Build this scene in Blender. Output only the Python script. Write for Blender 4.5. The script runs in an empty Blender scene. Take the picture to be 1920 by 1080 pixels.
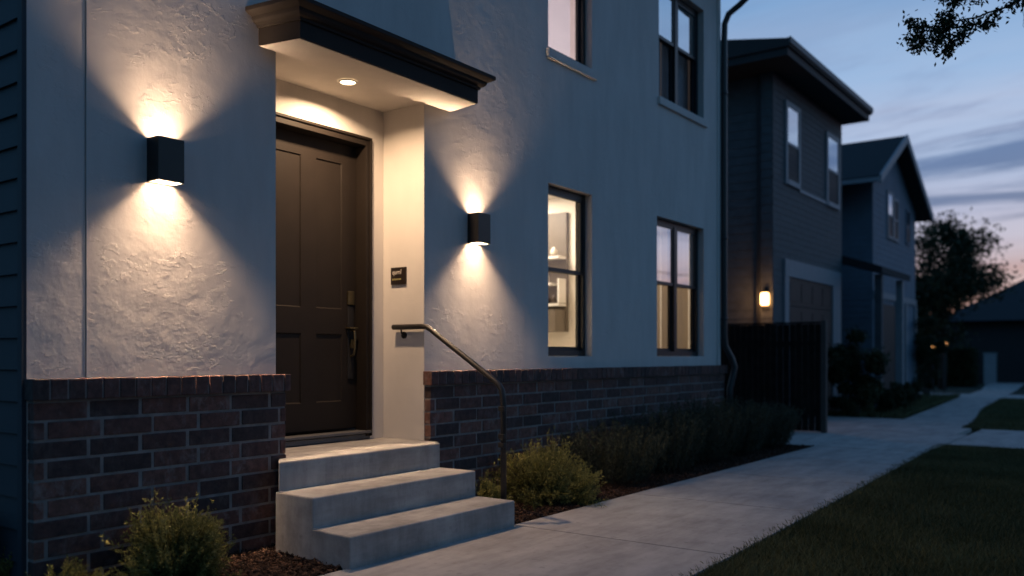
import bpy, math, random
import numpy as np
from mathutils import Vector, noise as mnoise
R = math.radians
C = bpy.context.scene.collection
SC = bpy.context.scene

# ------------------------------------------------------------------ camera
cd = bpy.data.cameras.new('camera'); cam = bpy.data.objects.new('camera', cd); C.objects.link(cam)
cam.location = (4.39, 0, 1.15); cam.rotation_euler = (R(90), 0, R(36.25))
cd.sensor_width = 36; cd.lens = 30.94; cd.shift_y = 0.0667
cd.clip_start = .05; cd.clip_end = 3000
cd.dof.use_dof = True; cd.dof.focus_distance = 5.6; cd.dof.aperture_fstop = 1.0
SC.camera = cam
SC.cycles.use_denoising = True
SC.cycles.max_bounces = 8
SC.cycles.diffuse_bounces = 4
SC.cycles.transparent_max_bounces = 12
SC.cycles.sample_clamp_indirect = 4
SC.cycles.caustics_reflective = False
SC.cycles.caustics_refractive = False
SC.view_settings.view_transform = 'Standard'
SC.view_settings.look = 'None'
SC.view_settings.exposure = 0
SC.view_settings.gamma = 1

# ------------------------------------------------------------------ node helpers
class NT:
    def __init__(s, tree): s.t = tree; tree.nodes.clear()
    def n(s, typ, **kw):
        nd = s.t.nodes.new(typ)
        for k, v in kw.items():
            if k.startswith('i_'):
                nm = k[2:].replace('_', ' ')
                key = int(nm) if nm.isdigit() else nm
                inp = nd.inputs[key]
                if isinstance(v, bpy.types.NodeSocket): s.t.links.new(v, inp)
                else: inp.default_value = v
            else: setattr(nd, k, v)
        return nd
    def l(s, a, b): s.t.links.new(a, b)
    def math(s, op, a, b=0.0, c=0.0, clamp=False):
        nd = s.t.nodes.new('ShaderNodeMath'); nd.operation = op; nd.use_clamp = clamp
        for i, v in enumerate((a, b, c)):
            if isinstance(v, bpy.types.NodeSocket): s.l(v, nd.inputs[i])
            else: nd.inputs[i].default_value = v
        return nd.outputs[0]
    def ramp(s, fac, stops, interp='LINEAR'):
        nd = s.t.nodes.new('ShaderNodeValToRGB'); e = nd.color_ramp.elements
        nd.color_ramp.interpolation = interp
        while len(e) < len(stops): e.new(0.5)
        for i, (p, c) in enumerate(stops):
            e[i].position = p
            if not hasattr(c, '__len__'): c = (c, c, c)
            e[i].color = (*c[:3], 1)
        s.l(fac, nd.inputs[0]); return nd.outputs[0]
    def mix(s, fac, a, b, blend='MIX'):
        nd = s.t.nodes.new('ShaderNodeMix'); nd.data_type = 'RGBA'; nd.blend_type = blend
        for i, v in ((0, fac), (6, a), (7, b)):
            if isinstance(v, bpy.types.NodeSocket): s.l(v, nd.inputs[i])
            else: nd.inputs[i].default_value = v if i == 0 else (*v[:3], 1)
        return nd.outputs[2]

# ------------------------------------------------------------------ world: dusk sky
SUN_EL, SUN_AZ = 0.5, 0.0        # the sun has just set beyond the end of the street
w = bpy.data.worlds.new('World'); SC.world = w; w.use_nodes = True
t = NT(w.node_tree)
tc = t.n('ShaderNodeTexCoord'); nrm = t.n('ShaderNodeVectorMath', operation='NORMALIZE'); t.l(tc.outputs['Generated'], nrm.inputs[0])
sep = t.n('ShaderNodeSeparateXYZ'); t.l(nrm.outputs[0], sep.inputs[0])
X, Y, Z = sep.outputs
up = t.math('MAXIMUM', Z, 0.0)
base = t.ramp(up, [(0.0, (.46, .12, .09)), (.050, (.46, .16, .15)), (.085, (.42, .25, .29)), (.12, (.43, .41, .55)), (.20, (.37, .47, .67)),
                   (.28, (.25, .42, .67)), (.37, (.135, .29, .54)), (.6, (.05, .12, .28)), (1.0, (.025, .06, .15))])
den = t.math('ADD', up, .09)
px_ = t.math('DIVIDE', X, den); py_ = t.math('DIVIDE', Y, den)
cmb = t.n('ShaderNodeCombineXYZ'); t.l(px_, cmb.inputs[0]); t.l(py_, cmb.inputs[1])
mp = t.n('ShaderNodeMapping'); t.l(cmb.outputs[0], mp.inputs[0]); mp.inputs['Rotation'].default_value = (0, 0, R(18)); mp.inputs['Scale'].default_value = (.3, .9, 1); mp.inputs['Location'].default_value = (9.11, 1.36, 0)
cn = t.n('ShaderNodeTexNoise', i_Scale=1.15, i_Detail=7.0, i_Roughness=.67, i_Distortion=.9); t.l(mp.outputs[0], cn.inputs['Vector'])
cl = t.ramp(cn.outputs[0], [(.46, 0), (.60, 1)], 'EASE')
hi = t.ramp(up, [(.02, .7), (.12, .9), (.23, .95), (.30, .35), (.40, 0.08)])
clf = t.math('MULTIPLY', cl, hi)
ccol = t.ramp(up, [(0.0, (.20, .09, .12)), (.08, (.17, .15, .27)), (.16, (.085, .14, .29)), (.26, (.11, .19, .38)), (.5, (.06, .12, .26))])
sky = t.mix(clf, base, ccol)
cn2 = t.n('ShaderNodeTexNoise', i_Scale=.8, i_Detail=6.0, i_Roughness=.6, i_Distortion=.3); t.l(mp.outputs[0], cn2.inputs['Vector'])
whf = t.math('MULTIPLY', t.ramp(cn2.outputs[0], [(.42, 0), (.66, 1)]), t.ramp(up, [(.0, .1), (.1, .5), (.25, .4), (.42, .1)]))
sky = t.mix(whf, sky, (.60, .58, .68))
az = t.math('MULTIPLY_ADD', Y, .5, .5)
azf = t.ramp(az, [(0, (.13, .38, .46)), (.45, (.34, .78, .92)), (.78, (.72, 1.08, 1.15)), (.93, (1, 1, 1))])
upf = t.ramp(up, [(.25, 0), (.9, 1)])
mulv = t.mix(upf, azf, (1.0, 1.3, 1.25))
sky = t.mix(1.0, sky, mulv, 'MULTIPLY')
below = t.math('LESS_THAN', Z, 0.0)
sky = t.mix(below, sky, (.012, .014, .018))
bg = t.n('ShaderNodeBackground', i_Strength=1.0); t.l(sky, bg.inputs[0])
nish = t.n('ShaderNodeTexSky', sky_type='NISHITA', sun_disc=False, sun_elevation=R(SUN_EL), sun_rotation=R(SUN_AZ))
bg2 = t.n('ShaderNodeBackground', i_Strength=0.05); t.l(t.mix(1.0, nish.outputs[0], (.25, .5, 1.0), 'MULTIPLY'), bg2.inputs[0])
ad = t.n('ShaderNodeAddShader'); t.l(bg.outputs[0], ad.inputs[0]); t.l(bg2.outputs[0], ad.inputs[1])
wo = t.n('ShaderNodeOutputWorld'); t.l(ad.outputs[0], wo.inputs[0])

# ------------------------------------------------------------------ materials
def new_mat(name):
    m = bpy.data.materials.new(name); m.use_nodes = True
    t = NT(m.node_tree); o = t.n('ShaderNodeOutputMaterial')
    b = t.n('ShaderNodeBsdfPrincipled'); t.l(b.outputs[0], o.inputs[0])
    return m, t, b, o
def coords(t, scale=(1, 1, 1), rot=(0, 0, 0)):
    tc = t.n('ShaderNodeTexCoord'); mp = t.n('ShaderNodeMapping'); t.l(tc.outputs['Object'], mp.inputs[0])
    mp.inputs['Scale'].default_value = scale; mp.inputs['Rotation'].default_value = rot
    return mp.outputs[0]
def simple(name, col, rough=.6, metal=0, var=.15, vscale=6, bump=.15, bscale=60, bdist=.002, spec=.5, detail=5):
    m, t, b, o = new_mat(name); v = coords(t)
    n1 = t.n('ShaderNodeTexNoise', i_Scale=vscale, i_Detail=float(detail), i_Roughness=.6, i_Vector=v)
    k = t.ramp(n1.outputs[0], [(.3, 1 - var), (.7, 1 + var)])
    t.l(t.mix(1.0, col, k, 'MULTIPLY'), b.inputs['Base Color'])
    b.inputs['Roughness'].default_value = rough; b.inputs['Metallic'].default_value = metal
    b.inputs['Specular IOR Level'].default_value = spec
    if bump:
        n2 = t.n('ShaderNodeTexNoise', i_Scale=bscale, i_Detail=4.0, i_Vector=v)
        bp = t.n('ShaderNodeBump', i_Strength=bump, i_Distance=bdist, i_Height=n2.outputs[0]); t.l(bp.outputs[0], b.inputs['Normal'])
    return m
def stucco_mat(name, col, amt=1.0):
    m, t, b, o = new_mat(name); v = coords(t)
    # skip-trowel plaster: warped coordinates, plateaus with sharp torn edges, drag ridges, fine grit
    wn = t.n('ShaderNodeTexNoise', i_Scale=1.7, i_Detail=3.0, i_Vector=v)
    add = t.n('ShaderNodeVectorMath', operation='MULTIPLY_ADD'); t.l(wn.outputs['Color'], add.inputs[0]); add.inputs[1].default_value = (.8, .8, .8); t.l(v, add.inputs[2])
    wv = add.outputs[0]
    mskn = t.n('ShaderNodeTexNoise', i_Scale=1.15, i_Detail=3.0, i_Roughness=.55, i_Vector=v)
    msk = t.ramp(mskn.outputs[0], [(.40, .42), (.62, 1)])
    big = t.n('ShaderNodeTexNoise', i_Scale=4.2, i_Detail=9.0, i_Roughness=.62, i_Vector=v)
    plate = t.ramp(big.outputs[0], [(.40, 0), (.60, 1)])
    mp = t.n('ShaderNodeMapping'); t.l(v, mp.inputs[0]); mp.inputs['Scale'].default_value = (1, 1.0, 1.7); mp.inputs['Rotation'].default_value = (R(32), 0, 0)
    drag = t.n('ShaderNodeTexNoise', i_Scale=10.0, i_Detail=8.0, i_Roughness=.62, i_Distortion=.2, i_Vector=mp.outputs[0])
    dr = t.ramp(drag.outputs[0], [(.53, 0), (.548, .8), (.57, 1), (.66, .7)])
    msk2 = t.ramp(t.n('ShaderNodeTexNoise', i_Scale=2.6, i_Detail=3.0, i_Vector=mp.outputs[0]).outputs[0], [(.46, 0), (.58, 1)])
    fine = t.n('ShaderNodeTexNoise', i_Scale=60.0, i_Detail=4.0, i_Roughness=.6, i_Vector=v)
    lum = t.n('ShaderNodeTexNoise', i_Scale=2.1, i_Detail=3.0, i_Vector=v)
    h = t.math('MULTIPLY', t.math('MULTIPLY', plate, msk), .50); h = t.math('ADD', h, t.math('MULTIPLY', t.math('MULTIPLY', dr, msk2), .30))
    h = t.math('ADD', h, t.math('MULTIPLY', fine.outputs[0], .11)); h = t.math('ADD', h, t.math('MULTIPLY', lum.outputs[0], .6))
    bp = t.n('ShaderNodeBump', i_Strength=.50 * amt, i_Distance=.0065, i_Height=h); t.l(bp.outputs[0], b.inputs['Normal'])
    st = t.n('ShaderNodeTexNoise', i_Scale=2.0, i_Detail=6.0, i_Roughness=.6, i_Vector=coords(t, (1, 2.5, .6)))
    k = t.ramp(st.outputs[0], [(.32, .92), (.62, 1.03)])
    t.l(t.mix(1.0, col, k, 'MULTIPLY'), b.inputs['Base Color']); b.inputs['Roughness'].default_value = .88
    b.inputs['Specular IOR Level'].default_value = .25
    return m
def brick_mat(name):
    m, t, b, o = new_mat(name); v = coords(t)
    at = t.n('ShaderNodeAttribute', attribute_name='tone')
    col = t.ramp(at.outputs['Fac'], [(0, (.038, .023, .022)), (.35, (.074, .034, .029)), (.7, (.108, .046, .036)), (1, (.138, .064, .049))])
    n1 = t.n('ShaderNodeTexNoise', i_Scale=22.0, i_Detail=6.0, i_Roughness=.65, i_Vector=v)
    col = t.mix(1.0, col, t.ramp(n1.outputs[0], [(.3, .5), (.7, 1.5)]), 'MULTIPLY')
    n2 = t.n('ShaderNodeTexNoise', i_Scale=11.0, i_Detail=7.0, i_Roughness=.72, i_Distortion=.3, i_Vector=coords(t, (1, 1, .7)))
    wf = t.math('MULTIPLY', t.ramp(n2.outputs[0], [(.52, 0), (.68, .6)]), t.ramp(at.outputs['Fac'], [(.2, .25), (.9, 1)]))
    col = t.mix(wf, col, (.26, .22, .21))
    t.l(col, b.inputs['Base Color']); b.inputs['Roughness'].default_value = .85
    bp = t.n('ShaderNodeBump', i_Strength=.7, i_Distance=.004, i_Height=n1.outputs[0]); t.l(bp.outputs[0], b.inputs['Normal'])
    return m
def concrete_mat(name, col, streak=.14):
    m, t, b, o = new_mat(name)
    v = coords(t)
    n1 = t.n('ShaderNodeTexNoise', i_Scale=1.7, i_Detail=8.0, i_Roughness=.62, i_Vector=v)
    k = t.ramp(n1.outputs[0], [(.3, 1 - streak), (.7, 1 + streak)])
    n2 = t.n('ShaderNodeTexNoise', i_Scale=5.0, i_Detail=6.0, i_Roughness=.7, i_Vector=coords(t, (1, .25, 1.2), (0, 0, R(12))))
    k2 = t.ramp(n2.outputs[0], [(.34, .74), (.6, 1.06)])
    c = t.mix(1.0, t.mix(1.0, col, k, 'MULTIPLY'), k2, 'MULTIPLY')
    n5 = t.n('ShaderNodeTexNoise', i_Scale=4.0, i_Detail=6.0, i_Roughness=.7, i_Vector=coords(t, (1.5, 1.5, .3)))
    c = t.mix(1.0, c, t.ramp(n5.outputs[0], [(.36, 1 - streak * .9), (.56, 1.0)]), 'MULTIPLY')
    n4 = t.n('ShaderNodeTexNoise', i_Scale=14.0, i_Detail=4.0, i_Vector=v)
    c = t.mix(t.ramp(n4.outputs[0], [(.62, 0), (.70, .45)]), c, tuple(x * .55 for x in col))
    t.l(c, b.inputs['Base Color'])
    n3 = t.n('ShaderNodeTexNoise', i_Scale=90.0, i_Detail=5.0, i_Vector=v)
    h = t.math('ADD', t.math('MULTIPLY', n3.outputs[0], .4), t.math('MULTIPLY', n2.outputs[0], .5))
    bp = t.n('ShaderNodeBump', i_Strength=.35, i_Distance=.003, i_Height=h); t.l(bp.outputs[0], b.inputs['Normal'])
    b.inputs['Roughness'].default_value = .82; b.inputs['Specular IOR Level'].default_value = .3
    return m
def leaf_mat(name, c0, c1, rough=.6, trans=.12):
    m, t, b, o = new_mat(name)
    at = t.n('ShaderNodeAttribute', attribute_name='tone')
    col = t.ramp(at.outputs['Fac'], [(0, c0), (1, c1)])
    t.l(col, b.inputs['Base Color']); b.inputs['Roughness'].default_value = rough; b.inputs['Specular IOR Level'].default_value = .25
    tr = t.n('ShaderNodeBsdfTranslucent'); t.l(col, tr.inputs[0])
    mx = t.n('ShaderNodeMixShader', i_Fac=trans); t.l(b.outputs[0], mx.inputs[1]); t.l(tr.outputs[0], mx.inputs[2]); t.l(mx.outputs[0], o.inputs[0])
    return m
def glass_mat(name, refl, rough=.0, tint=(1, 1, 1), gain=.5):
    m, t, b, o = new_mat(name); t.t.nodes.remove(b)
    g = t.n('ShaderNodeBsdfGlossy', i_Roughness=rough); g.inputs[0].default_value = (.95, .97, 1, 1)
    n = t.n('ShaderNodeTexNoise', i_Scale=1.5, i_Detail=1.0, i_Vector=coords(t))
    bp = t.n('ShaderNodeBump', i_Strength=.10, i_Distance=.02, i_Height=n.outputs[0]); t.l(bp.outputs[0], g.inputs['Normal'])
    tr = t.n('ShaderNodeBsdfTransparent'); tr.inputs[0].default_value = (*tint, 1)
    fr = t.n('ShaderNodeLayerWeight', i_Blend=.35)
    fac = t.math('MULTIPLY_ADD', fr.outputs['Fresnel'], gain, refl, clamp=True)
    mx = t.n('ShaderNodeMixShader'); t.l(fac, mx.inputs[0]); t.l(tr.outputs[0], mx.inputs[1]); t.l(g.outputs[0], mx.inputs[2]); t.l(mx.outputs[0], o.inputs[0])
    return m
def emit_mat(name, col, s):
    m, t, b, o = new_mat(name); b.inputs['Base Color'].default_value = (.8, .8, .8, 1)
    b.inputs['Emission Color'].default_value = (*col, 1); b.inputs['Emission Strength'].default_value = s
    return m
M = {}
M['stucco'] = stucco_mat('stucco', (.56, .52, .495))
M['stucco_smooth'] = stucco_mat('stucco_smooth', (.60, .57, .54), .35)
M['soffit'] = simple('soffit_board', (.68, .63, .57), .8, var=.05, bump=.1)
M['brick'] = brick_mat('brick'); M['mortar'] = simple('mortar', (.20, .18, .17), .95, bump=.8, bscale=120, var=.3, vscale=10)
M['concrete'] = concrete_mat('concrete_steps', (.38, .365, .35), .26); M['walk'] = concrete_mat('concrete_walk', (.41, .385, .365), .12)
M['walk_edge'] = simple('joint_dirt', (.05, .045, .04), .95)
M['dark_paint'] = simple('dark_brown_paint', (.023, .018, .016), .75, spec=.25, var=.12, bump=.1, bscale=25)
M['door_paint'] = simple('door_paint', (.0165, .0128, .0108), .55, spec=.16, var=.08, bump=.12, bscale=30, bdist=.001)
M['frame_black'] = simple('window_frame_black', (.018, .019, .021), .4, var=.1)
M['iron'] = simple('black_iron', (.018, .016, .015), .42, metal=.1, var=.2, bump=.2, bscale=150)
M['sconce'] = simple('sconce_black', (.016, .015, .015), .38, metal=.3, var=.1, bump=.1, bscale=200)
M['sconce_in'] = simple('sconce_inside', (.75, .72, .66), .5)
M['brass'] = simple('aged_brass', (.15, .12, .065), .4, metal=.9, var=.15)
M['glass_a'] = glass_mat('glass_lit', .04); M['glass_b'] = glass_mat('glass_sky', .72); M['glass_c'] = glass_mat('glass_screened', .01, .3, (.62, .62, .63), .12); M['glass_e'] = glass_mat('glass_strong', .72)
M['glass_d'] = glass_mat('glass_mixed', .16)
M['room'] = simple('room_plaster', (.80, .75, .67), .9, var=.02, bump=0)
M['room_blue'] = simple('room_plaster_cool', (.76, .72, .74), .9, var=.02, bump=0)
M['cabinet'] = simple('grey_cabinet', (.15, .125, .10), .5, var=.05)
M['white'] = simple('white_paint', (.78, .75, .70), .5, var=.05)
M['ceramic'] = simple('pale_ceramic', (.75, .68, .58), .35, var=.1)
M['dark_jar'] = simple('dark_jar', (.05, .035, .025), .3)
M['curtain'] = leaf_mat('curtain_linen', (.50, .42, .33), (.58, .48, .38), .9, .55)
M['siding_blue'] = simple('siding_slate', (.036, .060, .088), .65, var=.12, vscale=3)
M['siding_night'] = simple('siding_navy', (.017, .027, .038), .7, var=.12, vscale=3); M['siding_dark'] = simple('siding_charcoal', (.072, .078, .086), .75, var=.2, vscale=8)
M['siding_grey'] = simple('siding_blue_grey', (.13, .165, .21), .75, var=.12, vscale=3)
M['trim_grey'] = simple('trim_grey', (.26, .27, .29), .6, var=.08)
M['trim_pale'] = simple('trim_pale', (.22, .23, .25), .6, var=.08)
M['roof'] = simple('roof_shingle', (.020, .021, .024), .9, var=.35, vscale=30, bump=.6, bscale=30, bdist=.02)
M['eave'] = simple('eave_dark', (.016, .016, .018), .7)
M['fascia'] = simple('fascia', (.085, .085, .09), .55)
M['garage'] = simple('garage_door', (.010, .010, .010), .6)
M['fence'] = simple('black_fence_boards', (.013, .011, .010), .9, spec=.1, var=.4, vscale=9)
M['post'] = simple('fence_post', (.05, .042, .038), .7)
M['mulch'] = leaf_mat('mulch_chips', (.020, .011, .008), (.10, .052, .032), .9, 0)
M['soil'] = simple('dark_soil', (.026, .017, .013), .95, var=.4, vscale=20, bump=1, bscale=60, bdist=.02)
M['turf'] = simple('turf_ground', (.020, .027, .012), .95, var=.4, vscale=8, bump=1, bscale=80, bdist=.02)
M['grass'] = leaf_mat('grass_blades', (.085, .095, .045), (.24, .235, .115), .6, .2)
M['juniper'] = leaf_mat('juniper', (.060, .068, .020), (.29, .265, .080), .6, .2)
M['rosemary'] = leaf_mat('row_shrub', (.028, .034, .022), (.10, .11, .07), .7, .1)
M['leaf_dark'] = leaf_mat('dark_leaf', (.012, .018, .008), (.05, .065, .026), .6, .12)
M['bark'] = simple('bark', (.035, .027, .021), .95, var=.35, vscale=20, bump=1, bscale=40, bdist=.01)
M['plate'] = simple('sign_plate', (.016, .011, .009), .35, var=.1)
M['letter'] = simple('sign_letter', (.62, .58, .52), .5); M['letter_gold'] = simple('sign_letter_gold', (.42, .38, .16), .5)
M['lens'] = emit_mat('warm_lens', (1, .72, .42), 14.0)
M['lantern_glow'] = emit_mat('lantern_glow', (1, .48, .16), 9.0)
M['far_lamp'] = emit_mat('far_lamp_glow', (1, .45, .14), 5.0)
M['asphalt'] = simple('asphalt', (.05, .05, .052), .9, var=.2, bump=.6, bscale=90)
M['blind'] = simple('blind', (.42, .44, .48), .8)

# ------------------------------------------------------------------ mesh helpers
class MB:
    def __init__(s): s.v = []; s.f = []; s.mi = []; s.tone = []; s.cm = 0
    def add(s, vs, fs, tone=.5):
        o = len(s.v); s.v += [tuple(p) for p in vs]
        for f in fs: s.f.append(tuple(i + o for i in f)); s.mi.append(s.cm); s.tone.append(tone)
    def quad(s, a, b, c, d, tone=.5): s.add([a, b, c, d], [(0, 1, 2, 3)], tone)
    def box(s, x0, x1, y0, y1, z0, z1, tone=.5, bev=0):
        if bev:
            import bmesh
            bm = bmesh.new(); r = bmesh.ops.create_cube(bm, size=1)
            for v in bm.verts:
                v.co = Vector(((x0 + x1) / 2 + v.co.x * (x1 - x0), (y0 + y1) / 2 + v.co.y * (y1 - y0), (z0 + z1) / 2 + v.co.z * (z1 - z0)))
            bmesh.ops.bevel(bm, geom=bm.edges[:], offset=bev, segments=2, affect='EDGES', profile=.6)
            bm.verts.index_update()
            s.add([v.co[:] for v in bm.verts], [[v.index for v in f.verts] for f in bm.faces], tone); bm.free(); return
        vs = [(x0, y0, z0), (x1, y0, z0), (x1, y1, z0), (x0, y1, z0), (x0, y0, z1), (x1, y0, z1), (x1, y1, z1), (x0, y1, z1)]
        s.add(vs, [(0, 3, 2, 1), (4, 5, 6, 7), (0, 1, 5, 4), (1, 2, 6, 5), (2, 3, 7, 6), (3, 0, 4, 7)], tone)
    def prism(s, pts, axis, a0, a1, tone=.5):
        # pts: 2D polygon; axis: 0/1/2 extrusion axis
        def mk(p, a):
            q = [0, 0, 0]; o = [i for i in range(3) if i != axis]; q[axis] = a; q[o[0]] = p[0]; q[o[1]] = p[1]; return q
        n = len(pts); vs = [mk(p, a0) for p in pts] + [mk(p, a1) for p in pts]
        fs = [tuple(range(n))[::-1], tuple(range(n, 2 * n))] + [(i, (i + 1) % n, n + (i + 1) % n, n + i) for i in range(n)]
        s.add(vs, fs, tone)
    def tube(s, pts, r, n=10, cap=True, tone=.5):
        pts = [Vector(p) for p in pts]; rs = r if hasattr(r, '__len__') else [r] * len(pts)
        o = len(s.v); prev = None; vs = []
        for i, p in enumerate(pts):
            d = (pts[min(i + 1, len(pts) - 1)] - pts[max(i - 1, 0)]).normalized()
            if prev is None:
                a = Vector((0, 0, 1)) if abs(d.z) < .9 else Vector((1, 0, 0)); u = d.cross(a).normalized()
            else: u = (prev - d * prev.dot(d)).normalized()
            prev = u; v = d.cross(u)
            for k in range(n):
                an = 2 * math.pi * k / n; vs.append(p + (u * math.cos(an) + v * math.sin(an)) * rs[i])
        fs = []
        for i in range(len(pts) - 1):
            for k in range(n):
                a = i * n + k; b = i * n + (k + 1) % n; fs.append((a, b, b + n, a + n))
        if cap: fs.append(tuple(range(n))[::-1]); fs.append(tuple(range((len(pts) - 1) * n, len(pts) * n)))
        s.add(vs, fs, tone)
    def build(s, name, mats, parent=None, smooth=False, attr=False):
        me = bpy.data.meshes.new(name); me.from_pydata(s.v, [], s.f)
        if not isinstance(mats, (list, tuple)): mats = [mats]
        for m in mats: me.materials.append(m)
        if len(mats) > 1: me.polygons.foreach_set('material_index', s.mi)
        if attr:
            a = me.attributes.new('tone', 'FLOAT', 'FACE'); a.data.foreach_set('value', s.tone)
        if smooth: me.polygons.foreach_set('use_smooth', [True] * len(me.polygons))
        me.update(); o = bpy.data.objects.new(name, me); C.objects.link(o)
        if parent: o.parent = parent; o.matrix_parent_inverse.identity(); o.location = -parent_loc(parent)
        return o
def parent_loc(p):
    v = Vector((0, 0, 0))
    while p: v += p.location; p = p.parent
    return v
def tag(o, label, cat, group=None, kind=None):
    if label: o['label'] = label
    if cat: o['category'] = cat
    if group: o['group'] = group
    if kind: o['kind'] = kind
    return o
def empty(name, loc=(0, 0, 0)):
    o = bpy.data.objects.new(name, None); C.objects.link(o); o.location = loc; o.empty_display_size = .1; return o
def struct(name, mb, mat, **kw):
    o = mb.build(name, mat, **kw); o['kind'] = 'structure'; return o
def np_mesh(name, V, F, tone, mat, parent=None):
    """V (n,3), F (m,k) quads or triangles, tone per face"""
    me = bpy.data.meshes.new(name); k = F.shape[1]
    me.vertices.add(len(V)); me.vertices.foreach_set('co', V.astype(np.float32).ravel())
    me.loops.add(F.size); me.loops.foreach_set('vertex_index', F.astype(np.int32).ravel())
    me.polygons.add(len(F)); me.polygons.foreach_set('loop_start', np.arange(len(F), dtype=np.int32) * k)
    me.update(calc_edges=True)
    a = me.attributes.new('tone', 'FLOAT', 'FACE'); a.data.foreach_set('value', tone.astype(np.float32))
    me.materials.append(mat); o = bpy.data.objects.new(name, me); C.objects.link(o)
    if parent: o.parent = parent; o.location = -parent_loc(parent)
    return o
rng = np.random.default_rng(7); random.seed(7)

# ================================================================== GROUND
g = MB(); g.quad((-400, -300, -.06), (400, -300, -.06), (400, 900, -.06), (-400, 900, -.06)); struct('ground', g, M['turf'])
LAWN = [(2.50, -3), (2.43, 4.27), (2.29, 8.0), (2.10, 12.65)]           # lawn edge of the walk
def edge_x(y):
    for (x0, y0), (x1, y1) in zip(LAWN, LAWN[1:]):
        if y <= y1: return x0 + (x1 - x0) * (y - y0) / (y1 - y0)
    return LAWN[-1][0]
sb = MB(); sb.box(.86, 2.36, -3, 11.4, -.055, -.02); sb.box(-4, 1.9, 11.42, 17.2, -.055, -.02); struct('joint_bed', sb, M['walk_edge'])
wk = MB(); ys = [-3, -.25, 1.45, 3.15, 4.85, 6.55, 8.25, 9.95, 11.40]
for a, b in zip(ys, ys[1:]):
    a += .006; b -= .006; x0 = .85
    wk.add([(x0, a, -.12), (edge_x(a), a, -.12), (edge_x(b), b, -.12), (x0, b, -.12), (x0, a, 0), (edge_x(a), a, 0), (edge_x(b), b, 0), (x0, b, 0)],
           [(0, 3, 2, 1), (4, 5, 6, 7), (0, 1, 5, 4), (1, 2, 6, 5), (2, 3, 7, 6), (3, 0, 4, 7)])
struct('sidewalk', wk, M['walk'])
dv = MB()
dv.box(-4.0, .842, 11.412, 14.3, -.12, .002); dv.box(-4.0, .842, 14.312, 17.2, -.12, .002)
dv.box(.854, 2.15, 11.412, 14.3, -.12, .002); dv.box(.854, 2.0, 14.312, 15.64, -.12, .002); dv.box(.854, 1.2, 15.652, 17.25, -.12, .002)
dv.box(2.16, 9.0, 12.65, 15.64, -.12, -.004)
struct('driveway', dv, M['walk'])
w2 = MB(); path = [(.62, 1.83, 15.66), (.62, 1.75, 17.4), (.30, 1.25, 22), (-.1, .95, 27), (-.5, .55, 34), (-1.2, .1, 40), (-3, -1.6, 70)]
for (a0, a1, ya), (b0, b1, yb) in zip(path, path[1:]):
    w2.quad((a0, ya, -.008), (a1, ya, -.008), (b1, yb, -.008), (b0, yb, -.008))
struct('far_path', w2, M['walk'])
cx = MB(); cx.box(-9, 9, 27.5, 30.0, -.10, -.003); struct('cross_driveway', cx, M['walk'])
rd = MB(); rd.quad((9, -60, -.05), (17, -60, -.05), (17, 120, -.05), (9, 120, -.05)); struct('road', rd, M['asphalt'])
bd = MB()
nx, ny = 20, 120
def bedpatch(x0, x1, y0, y1, nx, ny, z=-.03, amp=.02):
    o = len(bd.v); vs = []; fs = []
    for j in range(ny + 1):
        for i in range(nx + 1):
            x = x0 + (x1 - x0) * i / nx; y = y0 + (y1 - y0) * j / ny
            e = min(i, nx - i, j, ny - j) / 3; e = min(1, e)
            vs.append((x, y, z + e * (.012 + amp * mnoise.noise(Vector((x * 3, y * 3, 0))))))
    for j in range(ny):
        for i in range(nx):
            a = j * (nx + 1) + i; fs.append((a, a + 1, a + nx + 2, a + nx + 1))
    bd.add(vs, fs)
bedpatch(-.8, .848, -1.5, 3.6, 20, 60); bedpatch(0, .848, 4.70, 11.40, 12, 90); bedpatch(-1.2, .60, 17.26, 27.4, 12, 60)
struct('planting_bed', bd, M['soil'])

def scatter_chips(n, region, name):
    x0, x1, y0, y1 = region
    P = np.stack([rng.uniform(x0, x1, n), rng.uniform(y0, y1, n), np.zeros(n)], 1)
    P[:, 2] = -.022 + .02 * rng.random(n) ** 1.5 + .012
    L = rng.uniform(.006, .022, n); W = rng.uniform(.003, .008, n)
    a = rng.uniform(0, 6.28, n); ti = rng.normal(0, .45, n)
    U = np.stack([np.cos(a) * np.cos(ti), np.sin(a) * np.cos(ti), np.sin(ti)], 1) * L[:, None]
    s = rng.normal(0, .5, n); Vv = np.stack([-np.sin(a) * np.cos(s), np.cos(a) * np.cos(s), np.sin(s)], 1) * W[:, None]
    N = np.cross(U, Vv); N /= np.linalg.norm(N, axis=1, keepdims=True); N *= (W * .5)[:, None]
    V = np.concatenate([np.stack([P - U - Vv, P + U - Vv, P + U * .8 + Vv, P - U * .9 + Vv], 1),
                        np.stack([P - U - Vv + N, P + U - Vv + N, P + U * .8 + Vv + N, P - U * .9 + Vv + N], 1)], 1).reshape(-1, 3)
    b = np.arange(n)[:, None] * 8
    F = np.concatenate([b + np.array(q) for q in ((4, 5, 6, 7), (0, 1, 5, 4), (1, 2, 6, 5), (2, 3, 7, 6), (3, 0, 4, 7))], 0)
    tone = np.tile(rng.random(n) ** 1.8, 5)
    o = np_mesh(name, V, F, tone, M['mulch']); return tag(o, 'loose brown bark mulch chips covering the beds along the house', 'mulch', kind='stuff')
P1 = scatter_chips(38000, (-.1, .84, 1.2, 11.35), 'mulch')

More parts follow.
